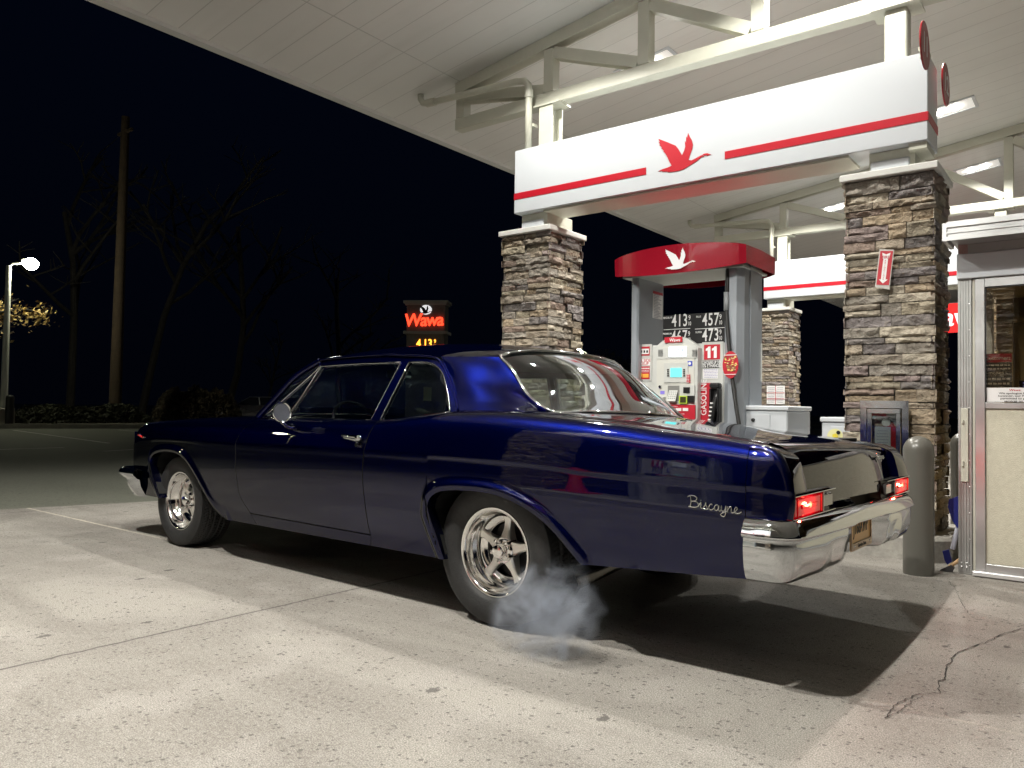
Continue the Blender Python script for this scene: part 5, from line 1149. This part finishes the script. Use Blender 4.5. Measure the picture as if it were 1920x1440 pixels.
for sg in (-1, 1):
    m = (lambda L: [T(p[0], sg*abs(p[1]), p[2]) for p in L])
    top = [roofp(s, 0 if sg < 0 else 1) for s in [lerp(.745, 1, i/12) for i in range(13)]]
    front = m([(-.288, .838, 1.020), (-.335, .80, 1.075), (-.41, .755, 1.165), (-.475, .725, 1.225), (-.545, .694, 1.285)])+[top[0]]
    rear = m([(.19, .668, 1.010), (.10, .652, 1.038), (-.015, .64, 1.108), (-.125, .628, 1.236)])+[top[-1]]
    base = m([(-.288, .838, 1.020), (-.10, .825, 1.024), (.07, .77, 1.020), (.19, .668, 1.010)])
    coons(gh, base, top, front, rear, 26, 26, bulge=(.0, sg*.012, .006)); Cp[sg] = (front, rear, base)
    # fillet skirt from the pillar foot down to the quarter
    bl_ = cat(base, 26); skirt = m([(-.36, .872, 1.006), (-.12, .872, 1.012), (.12, .83, 1.010), (.27, .70, 1.012)]); sk = cat(skirt, 26); gh.add(bl_+sk, [(i, i+1, 27+i+1, 27+i) for i in range(26)])
    # A pillar and roof rail above the door glass
    A = m([(-2.05, .868, .952), (-1.945, .805, 1.085), (-1.83, .735, 1.225), (-1.665, .680, 1.320)]); gh.tube(cat(A, 20), .021, 12)
    rail0 = m([(-1.66, .676, 1.322), (-1.45, .680, 1.330), (-1.07, .684, 1.336), (-.87, .686, 1.326), (-.62, .69, 1.312), (-.545, .698, 1.288)]); rail1 = m([(-1.60, .702, 1.286), (-1.4, .700, 1.291), (-1.07, .698, 1.294), (-.87, .70, 1.288), (-.66, .705, 1.281), (-.60, .714, 1.262)])
    a_, c_ = cat(rail0, 30), cat(rail1, 30); gh.add(a_+c_, [(i, i+1, 31+i+1, 31+i) for i in range(30)])
    # B pillar
    bp_ = m([(-.925, .878, .955), (-.90, .792, 1.125), (-.868, .702, 1.295)]); bq = m([(-.858, .878, .957), (-.838, .790, 1.125), (-.812, .702, 1.295)]); a_, c_ = cat(bp_, 12), cat(bq, 12)
    gh.add([p for pr_ in zip(a_, c_) for p in pr_], [(2*i, 2*i+1, 2*i+3, 2*i+2) for i in range(12)]); inn = Vector((0, -sg*.03, 0)); gh.add(a_+[p+inn for p in a_], [(i, i+1, 13+i+1, 13+i) for i in range(12)]); gh.add(c_+[p+inn for p in c_], [(i, i+1, 13+i+1, 13+i) for i in range(12)])
    # strip between quarter glass and C pillar
    f1 = cat(front[:-1], 16); q1 = cat(m([(-.345, .842, 1.012), (-.40, .80, 1.085), (-.455, .765, 1.155), (-.515, .732, 1.222), (-.60, .712, 1.268)]), 16); gh.add(f1+q1, [(i, i+1, 17+i+1, 17+i) for i in range(16)])
gho = gh.obj('roof', bluep, car, smooth=True, ang=50, merge=.0006)
trim = MB(); drip = MB()
for sg in (-1, 1):
    m = (lambda L, o_=0: [T(p[0], sg*(abs(p[1])+o_), p[2]) for p in L])
    dr = m([(-2.04, .872, .965), (-1.945, .815, 1.09), (-1.83, .745, 1.232), (-1.69, .690, 1.318), (-1.62, .688, 1.328), (-1.45, .690, 1.336), (-1.07, .694, 1.342), (-.87, .696, 1.332), (-.66, .70, 1.318), (-.575, .706, 1.296), (-.50, .73, 1.235), (-.43, .758, 1.165), (-.345, .805, 1.075), (-.295, .842, 1.022)])
    MB().tube(cat(dr, 70), .0075, 8).obj('drip_rail', bluep, car, smooth=True)
    # glass panes and their chrome
    vent = m([(-1.97, .866, .955), (-1.725, .866, .958), (-1.612, .704, 1.278)]); 
    g = MB(); g.add(vent, [(0, 1, 2)]); g.obj('vent_window', autoglass, car)
    g = MB(); coons(g, m([(-1.715, .866, .955), (-1.3, .868, .955), (-.93, .866, .957)]), m([(-1.60, .703, 1.283), (-1.25, .699, 1.291), (-.875, .701, 1.289)]), m([(-1.715, .866, .955), (-1.66, .784, 1.12), (-1.60, .703, 1.283)]), m([(-.93, .866, .957), (-.903, .784, 1.12), (-.875, .701, 1.289)]), 12, 10, (0, sg*.004, 0)); g.obj('door_window', autoglass, car, smooth=True)
    g = MB(); coons(g, m([(-.853, .868, .957), (-.6, .855, .975), (-.345, .842, 1.012)]), m([(-.808, .701, 1.287), (-.70, .703, 1.285), (-.60, .712, 1.268)]), m([(-.853, .868, .957), (-.832, .784, 1.12), (-.808, .701, 1.287)]), m([(-.345, .842, 1.012), (-.40, .80, 1.085), (-.455, .765, 1.155), (-.515, .732, 1.222), (-.60, .712, 1.268)]), 12, 10); g.obj('quarter_window', autoglass, car, smooth=True)
    e = .006
    trim.tube(cat(m([(-1.725, .866, .958), (-1.66, .784, 1.12), (-1.607, .704, 1.283)], e), 10), .0075, 8); trim.tube(cat(m([(-1.97, .868, .957), (-1.78, .775, 1.135), (-1.612, .702, 1.285)], e), 10), .0065, 8)
    trim.tube(cat(m([(-1.607, .704, 1.285), (-1.25, .700, 1.293), (-.875, .702, 1.291)], e), 16), .006, 8); trim.tube(cat(m([(-.928, .866, .960), (-.875, .702, 1.291)], e), 6), .0045, 6); trim.tube(cat(m([(-.85, .868, .96), (-.806, .702, 1.289)], e), 6), .0055, 6)
    trim.tube(cat(m([(-.806, .702, 1.289), (-.70, .703, 1.287), (-.60, .712, 1.270), (-.515, .732, 1.224), (-.455, .765, 1.157), (-.40, .80, 1.087), (-.345, .842, 1.014)], e), 24), .006, 8)
    trim.tube(cat(m([(-2.0, .872, .950), (-1.3, .874, .954), (-.93, .872, .956)], .003), 16), .0045, 6); trim.tube(cat(m([(-.85, .872, .958), (-.6, .86, .974), (-.345, .845, 1.012)], .003), 12), .0045, 6)
    trim.tube([T(-1.70, sg*.88, .965), T(-1.72, sg*.89, 1.0)], .004, 6)
# windshield and backlight
def mirr(L): return [T(*p) for p in L]+[T(p[0], -p[1], p[2]) for p in L[::-1][1:]]
bgb = mirr([(.19, -.668, 1.012), (.265, -.42, 1.028), (.305, 0, 1.036)]); 
tp_ = [roofp(1, i/20) for i in range(21)]; near = [T(.19, -.668, 1.012), T(.10, -.652, 1.040), T(-.015, -.64, 1.110), T(-.125, -.628, 1.238), tp_[0]]; far = [T(.20, .668, 1.012), T(.135, .657, 1.072), T(.025, .645, 1.155), T(-.105, .632, 1.250), tp_[-1]]
g = MB(); coons(g, bgb, tp_, near, far, 30, 24, (.02, 0, .008)); g.obj('rear_window', autoglass, car, smooth=True)
loop = [p+Vector((.006, 0, .005)) for p in cat(bgb, 30)]+[p+Vector((.006, .0, .005)) for p in cat(far, 20)[1:]]+[p+Vector((.006, 0, .005)) for p in tp_[::-1][1:]]+[p+Vector((.006, 0, .005)) for p in cat(near, 20)[::-1][1:-1]]
trim.tube(loop, .0095, 8, closed=True)
wsb = mirr([(-2.05, -.83, .955), (-2.15, -.5, .975), (-2.19, 0, .985)]); wt = [roofp(0, i/20) for i in range(21)]
nl_ = [T(-2.05, -.83, .955), T(-1.95, -.79, 1.085), T(-1.83, -.72, 1.22), wt[0]]; fl_ = [T(-2.05, .83, .955), T(-1.95, .79, 1.085), T(-1.83, .72, 1.22), wt[-1]]
g = MB(); coons(g, wsb, wt, nl_, fl_, 30, 16, (-.05, 0, .0)); g.obj('windshield', autoglass, car, smooth=True)
trim.tube([p+Vector((-.004, 0, .003)) for p in cat(nl_, 14)], .008, 8); trim.tube([p+Vector((-.004, 0, .003)) for p in cat(fl_, 14)], .008, 8); trim.tube([p+Vector((-.004, 0, .004)) for p in wt], .007, 8); trim.tube([p+Vector((-.0, 0, .004)) for p in cat(wsb, 20)], .007, 8)
trim.obj('window_trim', chrome, car, smooth=True)
# ---- interior
b = MB(); b.box(-2.0, .1, -.80, .80, .601, .612); b.box(-2.05, -2.02, -.8, .8, .6, .93); b.box(-1.95, -.35, -.865, -.85, .6, .93); b.box(-1.95, -.35, .85, .865, .6, .93); b.box(-.38, .12, -.76, .76, .93, .945); b.box(-.42, -.38, -.8, .8, .6, .93)
b.obj('cabin_lining', vinyl, car)
b = MB(); b.grid(lambda s, t: roofp(lerp(.02, .98, s), lerp(.03, .97, t))-Vector((0, 0, .02)), 20, 16); b.obj('headliner', mat('headliner grey', (.30, .32, .31), .8), car, smooth=True)
for (u0, u1, z) in ((-1.28, -1.10, .93), (-.62, -.44, .96)):
    b = MB(); b.box(u0-.42, u0, -.74, .74, .615, .72, .05); b.box(u0+.01, u1, -.74, .74, .66, z, .05, M=None); b.obj('bench_seat', vinyl, car, smooth=True, ang=50)
b = MB(); b.box(-2.02, -1.80, -.83, .83, .80, .915, .03); b.obj('dashboard', mat('dark blue dash', (.01, .012, .05), .3), car, smooth=True, ang=50)
b = MB(); b.box(-1.802, -1.795, -.80, .80, .885, .90); b.tube([T(-1.86, -.84, .925), T(-1.86, .84, .965)], .006, 8); b.obj('dash_trim', chrome, car)
b = MB(); cst = Vector((-1.66, -.36, .90)); ax = Vector((.82, 0, .57)).normalized(); e1 = Vector((0, 1, 0)); e2 = ax.cross(e1)
b.tube([cst+(e1*math.cos(a)+e2*math.sin(a))*.19 for a in [2*PI*i/40 for i in range(40)]], .011, 8, closed=True); b.tube([cst-ax*.02, cst-ax*.30], .022, 10)
for a in (PI/2+PI*.9, PI/2-PI*.9, 0, PI): b.tube([cst-ax*.03, cst+(e1*math.cos(a)+e2*math.sin(a))*.185], .007, 6)
b.obj('steering_wheel', mat('black gloss rim', (.015, .015, .02), .15), car, smooth=True)
b = MB(); b.lathe([(.001, .02), (.03, .015), (.035, 0)], M=Matrix.Translation(cst) @ ax.to_track_quat('Z', 'Y').to_matrix().to_4x4(), n=16); b.obj('horn_button', chrome, car)
b = MB(); b.box(-1.66, -1.64, -.13, .10, 1.23, 1.285, .02); b.tube([(-1.66, 0, 1.27), (-1.74, 0, 1.35)], .006, 6); b.obj('rear_view_mirror', mat('mirror back', (.30, .36, .42), .15, .5), car, smooth=True, ang=50)
b = MB(); b.box(-1.79, -1.785, .36, .44, 1.08, 1.18); b.obj('inspection_sticker', mat('sticker buff', (.6, .62, .5), .6), car)
# ---- round door mirror
b = MB(); mc_ = T(-1.463, -1.09, .985); Mm = Matrix.Translation(mc_) @ Matrix.Rotation(math.radians(80), 4, 'Y') @ Matrix.Rotation(math.radians(3), 4, 'X')
b.lathe([(.001, -.028), (.035, -.024), (.056, -.008), (.061, .004), (.058, .010), (.052, .006), (.051, .003)], M=Mm, n=36)
b.tube([T(-1.475, -1.08, .93), T(-1.49, -1.04, .905), T(-1.51, -.985, .893)], .010, 8); b.tube([T(-1.66, -.955, .905), T(-1.54, -.965, .905), T(-1.46, -.96, .905)], [.005, .015, .006], 8)
mo = b.obj('door_mirror', chrome, car, smooth=True, ang=50); b = MB(); b.lathe([(.001, .0035), (.0515, .0035)], M=Mm, n=36); b.obj('mirror_glass', mat('mirror glass', (.09, .095, .115), .16), mo)
# ---- wheels
def wheel(u, v0, R, wd, rimr, dish, name, sgn, kind):
    """v0: plane of the outer rim lip (positive), sgn side"""
    M = Matrix.Translation(T(u, 0, 0)*0+Vector((u, sgn*v0, R-.004))) @ (Matrix.Rotation(PI/2, 4, 'X') if sgn < 0 else Matrix.Rotation(-PI/2, 4, 'X'))   # local +z points outward
    r = rimr; d = dish
    b = MB(); b.lathe([(r-.004, -.006), (r+.004, .002), (r+.002, .008), (r-.006, .008), (r-.014, .002), (r-.020, -.012), (r-.022, -.03), (r-.030, -.04), (r-.033, -d*.6), (r-.042, -d*.68), (r-.046, -d), (r-.06, -d-.005), (r-.075, -d-.02), (r-.06, -wd*.8)], M=M, n=72)
    rim = b.obj('wheel', chromew, car, smooth=True, ang=50)
    b = MB(); b.lathe([(.001, -d-.075), (r-.03, -d-.075), (r-.03, -d-.08)], M=M, n=32); b.obj('wheel_back', under, rim)
    b = MB(); b.lathe([(.001, -d-.055), (.13, -d-.055), (.135, -d-.06), (.135, -d-.07)], M=M, n=40); b.obj('brake_disc', mat('brake metal', (.06, .06, .06), .45, .8), rim)
    for k in range(5):
        a = 2*PI*k/5+PI/2+(.10 if kind == 'r' else .35)*sgn; Mk = M @ Matrix.Rotation(a, 4, 'Z'); b = MB()
        def sec(x, w, zt, zb, ch): return [(x, -w, zb), (x, -w, zt-ch), (x, -w+ch, zt), (x, w-ch, zt), (x, w, zt-ch), (x, w, zb)]
        S_ = [sec(.035, .038, -d+.022, -d-.04, .008), sec(.07, .026, -d+.018, -d-.035, .008), sec(.10, .0185, -d+.012, -d-.03, .006), sec(.135, .0180, -d+.010, -d-.02, .006), sec(r-.041, .025, -d+.012, -d-.015, .006)]
        vs = [Mk @ Vector(p) for s in S_ for p in s]; fs = [(i*6+j, (i+1)*6+j, (i+1)*6+j+1, i*6+j+1) for i in range(4) for j in range(5)]
        b.add(vs, fs); b.obj('spoke', spokem, rim, smooth=True, ang=35)
    b = MB(); b.lathe([(.062, -d-.03), (.060, -d+.022), (.050, -d+.032), (.036, -d+.034), (.036, -d+.058), (.030, -d+.066), (.012, -d+.070), (.001, -d+.070)], M=M, n=30, fn=None); b.obj('hub_cap', chromew, rim, smooth=True, ang=40)
    b = MB()
    for k in range(5):
        a = 2*PI*(k+.5)/5+PI/2+(.10 if kind == 'r' else .35)*sgn; b.lathe([(.0115, -d+.02), (.0115, -d+.045), (.008, -d+.052), (.001, -d+.054)], M=M @ Matrix.Rotation(a, 4, 'Z') @ Matrix.Translation((.052, 0, 0)), n=6)
    b.obj('lug_nuts', chromew, rim)
    # tyre
    hw = wd/2; pr = []
    pts = [(r-.006, -.010), (r+.012, .012), (r+.03, .022), (lerp(r, R, .45), .030), (lerp(r, R, .70), .026), (lerp(r, R, .88), .012), (R-.012, -.004)]
    o_ = [(r_, z) for r_, z in pts]; tread = []; NT_ = 30
    for i in range(NT_+1):
        s = i/NT_; z = lerp(-.012, -wd+.012-0, s); tread.append((R-.004-.008*abs(2*s-1)**4, z))
    inn = [(r_, -wd-z) for r_, z in pts[::-1]]
    prof3 = o_+tread+inn
    def fn(rr, z, q):
        if rr > R-.016 and -wd+.004 < z < -.004:
            s = -z/wd
            g_ = any(abs(s-c_) < .022 for c_ in (.2, .4, .6, .8))
            ph = (q*R/.024+(2.2*abs(s-.5)*2)) % 1.
            lat = (ph < .22) and (s < .18 or s > .82 or .42 < s < .58 or True)
            if g_: rr -= .008
            elif lat: rr -= .005
        return rr, z
    b = MB(); b.lathe(prof3, M=M, n=300, fn=fn); b.obj('tyre', tyre_m, rim, smooth=True, ang=32)
    return rim
wheel(0.02, .905, .355, .285, .2075, .082, 'rear', -1, 'r'); wheel(0.02, .905, .355, .285, .2075, .082, 'rear', 1, 'r')
wheel(-2.985, .885, .331, .215, .2075, .085, 'front', -1, 'f'); wheel(-2.985, .885, .331, .215, .2075, .085, 'front', 1, 'f')
b = MB(); b.tube([(0.02, -.66, .345), (0.02, .66, .345)], .05, 12); b.tube([(-2.985, -.66, .33), (-2.985, .66, .33)], .04, 10); b.sphere((0.02, 0, .345), .15, 14, 8); b.obj('axle', under, car)
# ---- bumpers
def bumper(path, prof_, name, recess=None, nrm=1):
    """path: (u, v) plan points near->far; prof_: (offset outward, w)"""
    P_ = cat([Vector((p[0], p[1], 0)) for p in path], 110); b = MB(); vs = []; n = len(prof_)
    for i, p in enumerate(P_):
        t_ = (P_[min(i+1, len(P_)-1)]-P_[max(i-1, 0)]).normalized(); nn = Vector((t_.y, -t_.x, 0))*nrm
        for (o_, w) in prof_:
            oo = o_
            if recess: oo -= recess(p.y, w)
            q = p+nn*oo; vs.append(T(q.x, q.y, w))
    b.add(vs, [tuple((i*n+j, (i+1)*n+j, (i+1)*n+j+1, i*n+j+1)) for i in range(len(P_)-1) for j in range(n-1)])
    return b.obj(name, chrome, car, smooth=True, ang=60)
def rp(L, n): return [(p.x, p.y) for p in cat([Vector((a, c, 0)) for a, c in L], n)]
rprof = rp([(-.050, .650), (-.022, .655), (-.002, .650), (.016, .632), (.030, .604), (.034, .594)], 14)+rp([(.034, .590), (.026, .583), (.016, .580)], 4)+rp([(.0155, .577), (.017, .54), (.012, .49), (.002, .455), (-.008, .436), (-.020, .427), (-.05, .424)], 18)
def rrec(v, w): return .055*(1-sstep(.24, .34, abs(v)))*(1-sstep(.565, .60, w))+.012*(1-sstep(.55, .62, abs(v)))*(1-sstep(.50, .56, w))
rb_ = bumper([(1.284, -.998), (1.34, -1.0), (1.395, -.992), (1.428, -.965), (1.440, -.93), (1.446, -.85), (1.458, -.5), (1.463, 0), (1.458, .5), (1.446, .85), (1.440, .93), (1.428, .965), (1.395, .992), (1.34, 1.0), (1.284, .998)], rprof, 'rear_bumper', rrec)
fprof = rp([(-.05, .50), (-.02, .522), (.01, .535), (.035, .53), (.052, .505), (.05, .488), (.02, .46)], 14)+rp([(.0, .452), (-.012, .40), (-.04, .35), (-.065, .315)], 10)
bumper([(-3.42, -.985), (-3.57, -.99), (-3.69, -.965), (-3.755, -.90), (-3.79, -.7), (-3.83, 0), (-3.79, .7), (-3.755, .90), (-3.69, .965), (-3.57, .99), (-3.42, .985)], fprof, 'front_bumper', None, -1)
# ---- lamps
red_l = mat('lit red lens', (.12, .001, .002), .15, emit=(1, .0005, .012), es=.8); red_h = mat('hot red bulb', (.8, .1, .05), .3, emit=(1, .012, .008), es=20.); red_r = mat('red lens rib', (.2, .003, .004), .2, emit=(1, .002, .01), es=.2)
_unused = mat('red lens rib', (.2, .003, .004), .2, emit=(1, .002, .01), es=.35); clearl = mat('clear reverse lens', (.12, .12, .12), .12, .3, coat=1)
def lens_mat():
    k = NT('tail lens'); k.b.inputs['Base Color'].default_value = (.08, .001, .002, 1); k.b.inputs['Roughness'].default_value = .12
    sp = k.n('SeparateXYZ', i0=k.tc.outputs['Object']); a = k.math('SUBTRACT', k.math('ABSOLUTE', sp.outputs[1]), .775); h = k.math('SUBTRACT', sp.outputs[2], k.n('MapRange', i0=sp.outputs[1], i1=-.78, i2=.78, i3=.696, i4=.657).outputs[0])
    d = k.math('SQRT', k.math('ADD', k.math('MULTIPLY', a, a), k.math('MULTIPLY', k.math('MULTIPLY', h, h), 3.)))
    g = k.math('POWER', k.mr(d, .0, .14, 1, 0), 2.2)
    k.b.inputs['Emission Color'].default_value = (1, .003, .014, 1); k.put(k.b.inputs['Emission Strength'], k.math('ADD', k.math('MULTIPLY', g, 1.5), .2)); return k.m
red_l = lens_mat()
for sg in (-1, 1):
    du = -.02*(sg*.78+.95)
    b = MB(); yy = (lambda v: sg*v)
    b.box(1.34, 1.418, sg*.46, sg*.937, .653-TILT*(sg*.7+.95), .742-TILT*(sg*.7+.95)); hous = b.obj('tail_light', blackm, car)
    dz = -TILT*(sg*.7+.95)
    b = MB(); b.box(1.4185, 1.444, sg*.625, sg*.934, .660+dz, .734+dz, .008); ln = b.obj('red_lens', red_l, hous, smooth=True, ang=40)
    b = MB(); b.box(1.4445, 1.448, sg*.69, sg*.86, .690+dz, .705+dz, .001); b.box(1.4445, 1.4475, sg*.64, sg*.645, .665+dz, .73+dz); b.box(1.4445, 1.4475, sg*.90, sg*.905, .665+dz, .73+dz); b.obj('lens_ribs', red_r, hous)
    b = MB(); b.sphere((1.4455, sg*.775, .700+dz), .016, 10, 6, (.3, 1.2, .8)); bg_ = b.obj('bulb_glow', red_h, hous); L = bpy.data.lights.new('tail_lamp', 'POINT'); L.energy = 2.4; L.color = (1, .03, .015); L.shadow_soft_size = .008; lo = bpy.data.objects.new('lamp', L); S.collection.objects.link(lo); lo.parent = bg_; lo.location = (1.462, sg*.775, .700+dz)
    b = MB(); b.box(1.4185, 1.438, sg*.475, sg*.615, .668+dz, .726+dz, .008); b.obj('reverse_lens', clearl, hous, smooth=True, ang=40)
    b = MB()
    for z in (.6565, .7375): b.box(1.419, 1.447, sg*.47, sg*.936, z+dz, z+.003+dz)
    b.box(1.419, 1.447, sg*.6165, sg*.6225, .66+dz, .737+dz); b.obj('lamp_bezel', chrome, hous)
    for q in hous.children_recursive: q.location.x += 0
    hous.location.x = du
    for k, v in enumerate((.74, .56)):
        b = MB(); b.lathe([(.001, .012), (.06, .008), (.075, 0)], M=face_mat(T(-3.65, sg*v, .66), -1, 0), n=24); h_ = b.obj('headlight', clearl, car, smooth=True); b = MB(); b.tube([T(-3.655, sg*v+.08*math.cos(a), .66+.08*math.sin(a)) for a in [2*PI*i/28 for i in range(28)]], .008, 6, closed=True); b.obj('headlight_ring', chrome, h_, smooth=True)
b = MB()
for i in range(6): z = .585+i*.028; b.box(-3.66, -3.648, -.46, .46, z, z+.008)
for i in range(21): y = -.46+i*.046; b.box(-3.658, -3.65, y-.002, y+.002, .58, .74)
b.obj('grille', chrome, car)
# ---- licence plate
plz = .515; pu = 1.408
b = MB(); b.box(pu, pu+.004, -.155, .155, plz-.078, plz+.078, .001); pw = b.obj('licence_plate', mat('buff plate', (.85, .50, .15), .35), car)
b = MB(); b.box(pu+.004, pu+.010, -.16, -.15, plz-.083, plz+.083); b.box(pu+.004, pu+.010, .15, .16, plz-.083, plz+.083); b.box(pu+.004, pu+.010, -.15, .15, plz+.075, plz+.083); b.box(pu+.004, pu+.010, -.15, .15, plz-.083, plz-.052); b.obj('plate_frame', mat('bronze frame', (.35, .24, .15), .3, .7), pw)
b = MB(); Mp = face_mat((pu+.0045, 0, plz+.012), 1, 0); text('J168AWP', b, Mp, .088, .012, sx=.62, spacing=1.05, depth=.001); b.obj('plate_number', blackp, pw)
b = MB(); text('Garden State', b, face_mat((pu+.0105, 0, plz-.067), 1, 0), .024, .01, depth=.0006); b.obj('frame_lettering', blackp, pw)
b = MB()
for y in (-.12, .12):
    for z in (-.065, .065): b.sphere((pu+.008, y, plz+z), .006, 8, 5)
b.obj('plate_screws', chrome, pw)
b = MB(); b.box(pu+.0, pu+.03, -.03, .03, .598, .606, .003); plm = b.obj('plate_lamp', chrome, car)
L = bpy.data.lights.new('plate_light', 'POINT'); L.energy = 1.6; L.color = (1, .72, .42); L.shadow_soft_size = .01; lo = bpy.data.objects.new('lamp', L); S.collection.objects.link(lo); lo.parent = plm; lo.location = (pu+.045, 0, .588)
# ---- script badges
STR = [[(.0, .60), (.035, .64), (.045, .3), (.03, .0)], [(-.03, .56), (.03, .66), (.12, .66), (.165, .54), (.12, .38), (.045, .33)], [(.045, .33), (.15, .34), (.20, .18), (.14, .02), (.0, .0), (.03, .08)],
       [(.19, .08), (.245, .34), (.243, .06), (.28, .02), (.325, .20), (.35, .38)], [(.335, .33), (.352, .20), (.375, .10), (.35, -.01), (.29, .02)], [(.36, .0), (.40, .05)],
       [(.475, .27), (.455, .34), (.42, .27), (.405, .12), (.435, .0), (.48, .05), (.51, .14)], [(.585, .27), (.56, .34), (.52, .24), (.52, .06), (.55, .0), (.585, .12), (.60, .33), (.598, .08), (.62, .0), (.65, .1)],
       [(.65, .33), (.655, .10), (.68, .02), (.715, .12), (.735, .33), (.73, -.12), (.69, -.28), (.635, -.2), (.68, -.06), (.765, .06)], [(.765, .33), (.775, .0)], [(.775, .12), (.81, .33), (.84, .30), (.845, .05), (.875, .02), (.92, .12), (.955, .28), (.925, .35), (.90, .18), (.92, .02), (.98, .03), (1.04, .14)], [(.242, .46), (.25, .49)]]
def script(name, fpt, parent, r, label=None):
    b = MB()
    for s in STR: b.tube([fpt(p.x, p.z) for p in cat([Vector((x, 0, z)) for x, z in s], len(s)*6)], r, 6)
    return b.obj(name, chrome, parent, smooth=True)
script('script_badge', lambda x, z: (lambda u, w: T(u, -(side(u, w)+.004), w))(1.062+.198*x, .670+.064*z-.010*x), bo, .0029)
script('script_badge', lambda x, z: T(1.402, .40+.165*x, .842+.045*z), tl, .0022)
# fender flag emblem
b = MB(); fe = (lambda u, w, o_=.004: T(u, -(side(u, w)+o_), w)); b.tube([fe(-3.545, .795), fe(-3.48, .785)], .005, 8); b.tube([fe(-3.43, .772), fe(-3.41, .768), fe(-3.40, .775)], .005, 8); em = b.obj('fender_emblem', chrome, bo, smooth=True)
b = MB(); b.tube([fe(-3.52, .785, .003), fe(-3.42, .769, .003)], [.007, .006], 8); b.obj('emblem_bar', mat('emblem red', (.6, .02, .02), .3, emit=(1, .02, .02), es=.0), em, smooth=True)
# fuel/keyhole, exhaust, antenna stub
b = MB(); b.tube(cat([(.68, -.62, .43), (.62, -.70, .375), (.53, -.77, .325), (.44, -.83, .283)], 16), [.034]*8+[.034+.002*i for i in range(9)], 18, cap=False); ex_ = b.obj('exhaust_pipe', mat('blued steel', (.10, .095, .085), .22, 1.), car, smooth=True)
b = MB(); b.tube(cat([(.68, -.62, .43), (.62, -.70, .375), (.53, -.77, .325), (.4405, -.8296, .2832)], 16), [.030]*8+[.030+.0022*i for i in range(9)], 16, cap=True); b.obj('pipe_bore', darkm, ex_, smooth=True)
b = MB(); b.tube([(.5, -.45, .36), (1.25, -.45, .38)], .03, 10); b.box(.62, 1.1, -.30, .30, .30, .44, .05); b.obj('fuel_tank', under, car, smooth=True, ang=40)
# ============================================================ EXHAUST SMOKE
def smoke():
    k = NT('exhaust smoke'); nt = k.t; nt.nodes.remove(k.b); out = nt.nodes['Material Output']
    ob = k.tc.outputs['Object']; wv = k.n('TexNoise', in_Vector=ob, in_Scale=1.7, in_Detail=3., in_Roughness=.5, in_Distortion=.7)
    ln = k.n('VectorMath', operation='LENGTH', i0=ob).outputs['Value']
    edge = k.math('SUBTRACT', k.math('ADD', ln, k.math('MULTIPLY', k.math('SUBTRACT', wv.outputs[0], .5), 2.1)), .0)
    dn = k.mr(edge, .12, .78, 1, 0); n2 = k.noise(2.6, 3, rough=.5, dist=1.0); dn = k.math('MULTIPLY', dn, k.mr(n2, .36, .66, .18, 1)); lim = k.mr(ln, .8, 1., 1, 0)
    d = k.math('MULTIPLY', k.math('MULTIPLY', dn, lim), SMOKE_D)
    pv = k.n('VolumePrincipled', in_Color=(.72, .78, .90, 1), in_Anisotropy=.15); k.put(pv.inputs['Density'], d); nt.links.new(pv.outputs[0], out.inputs['Volume']); return k.m
SMOKE_D = 17.
a, c = onY(2.72, 975, 1150), onY(2.72, 1100, 1068)
ctr = Vector(((a.x+c.x)/2+.02, 2.66, .17))
o = MB().sphere((0, 0, 0), 1., 28, 18).obj('exhaust_smoke', smoke()); o.location = ctr; o.scale = (.31, .19, .245); o.rotation_euler = (0, math.radians(-24), 0); tag(o, 'thin puff of exhaust smoke around the rear tyre of the blue car', 'smoke'); o['kind'] = 'stuff'
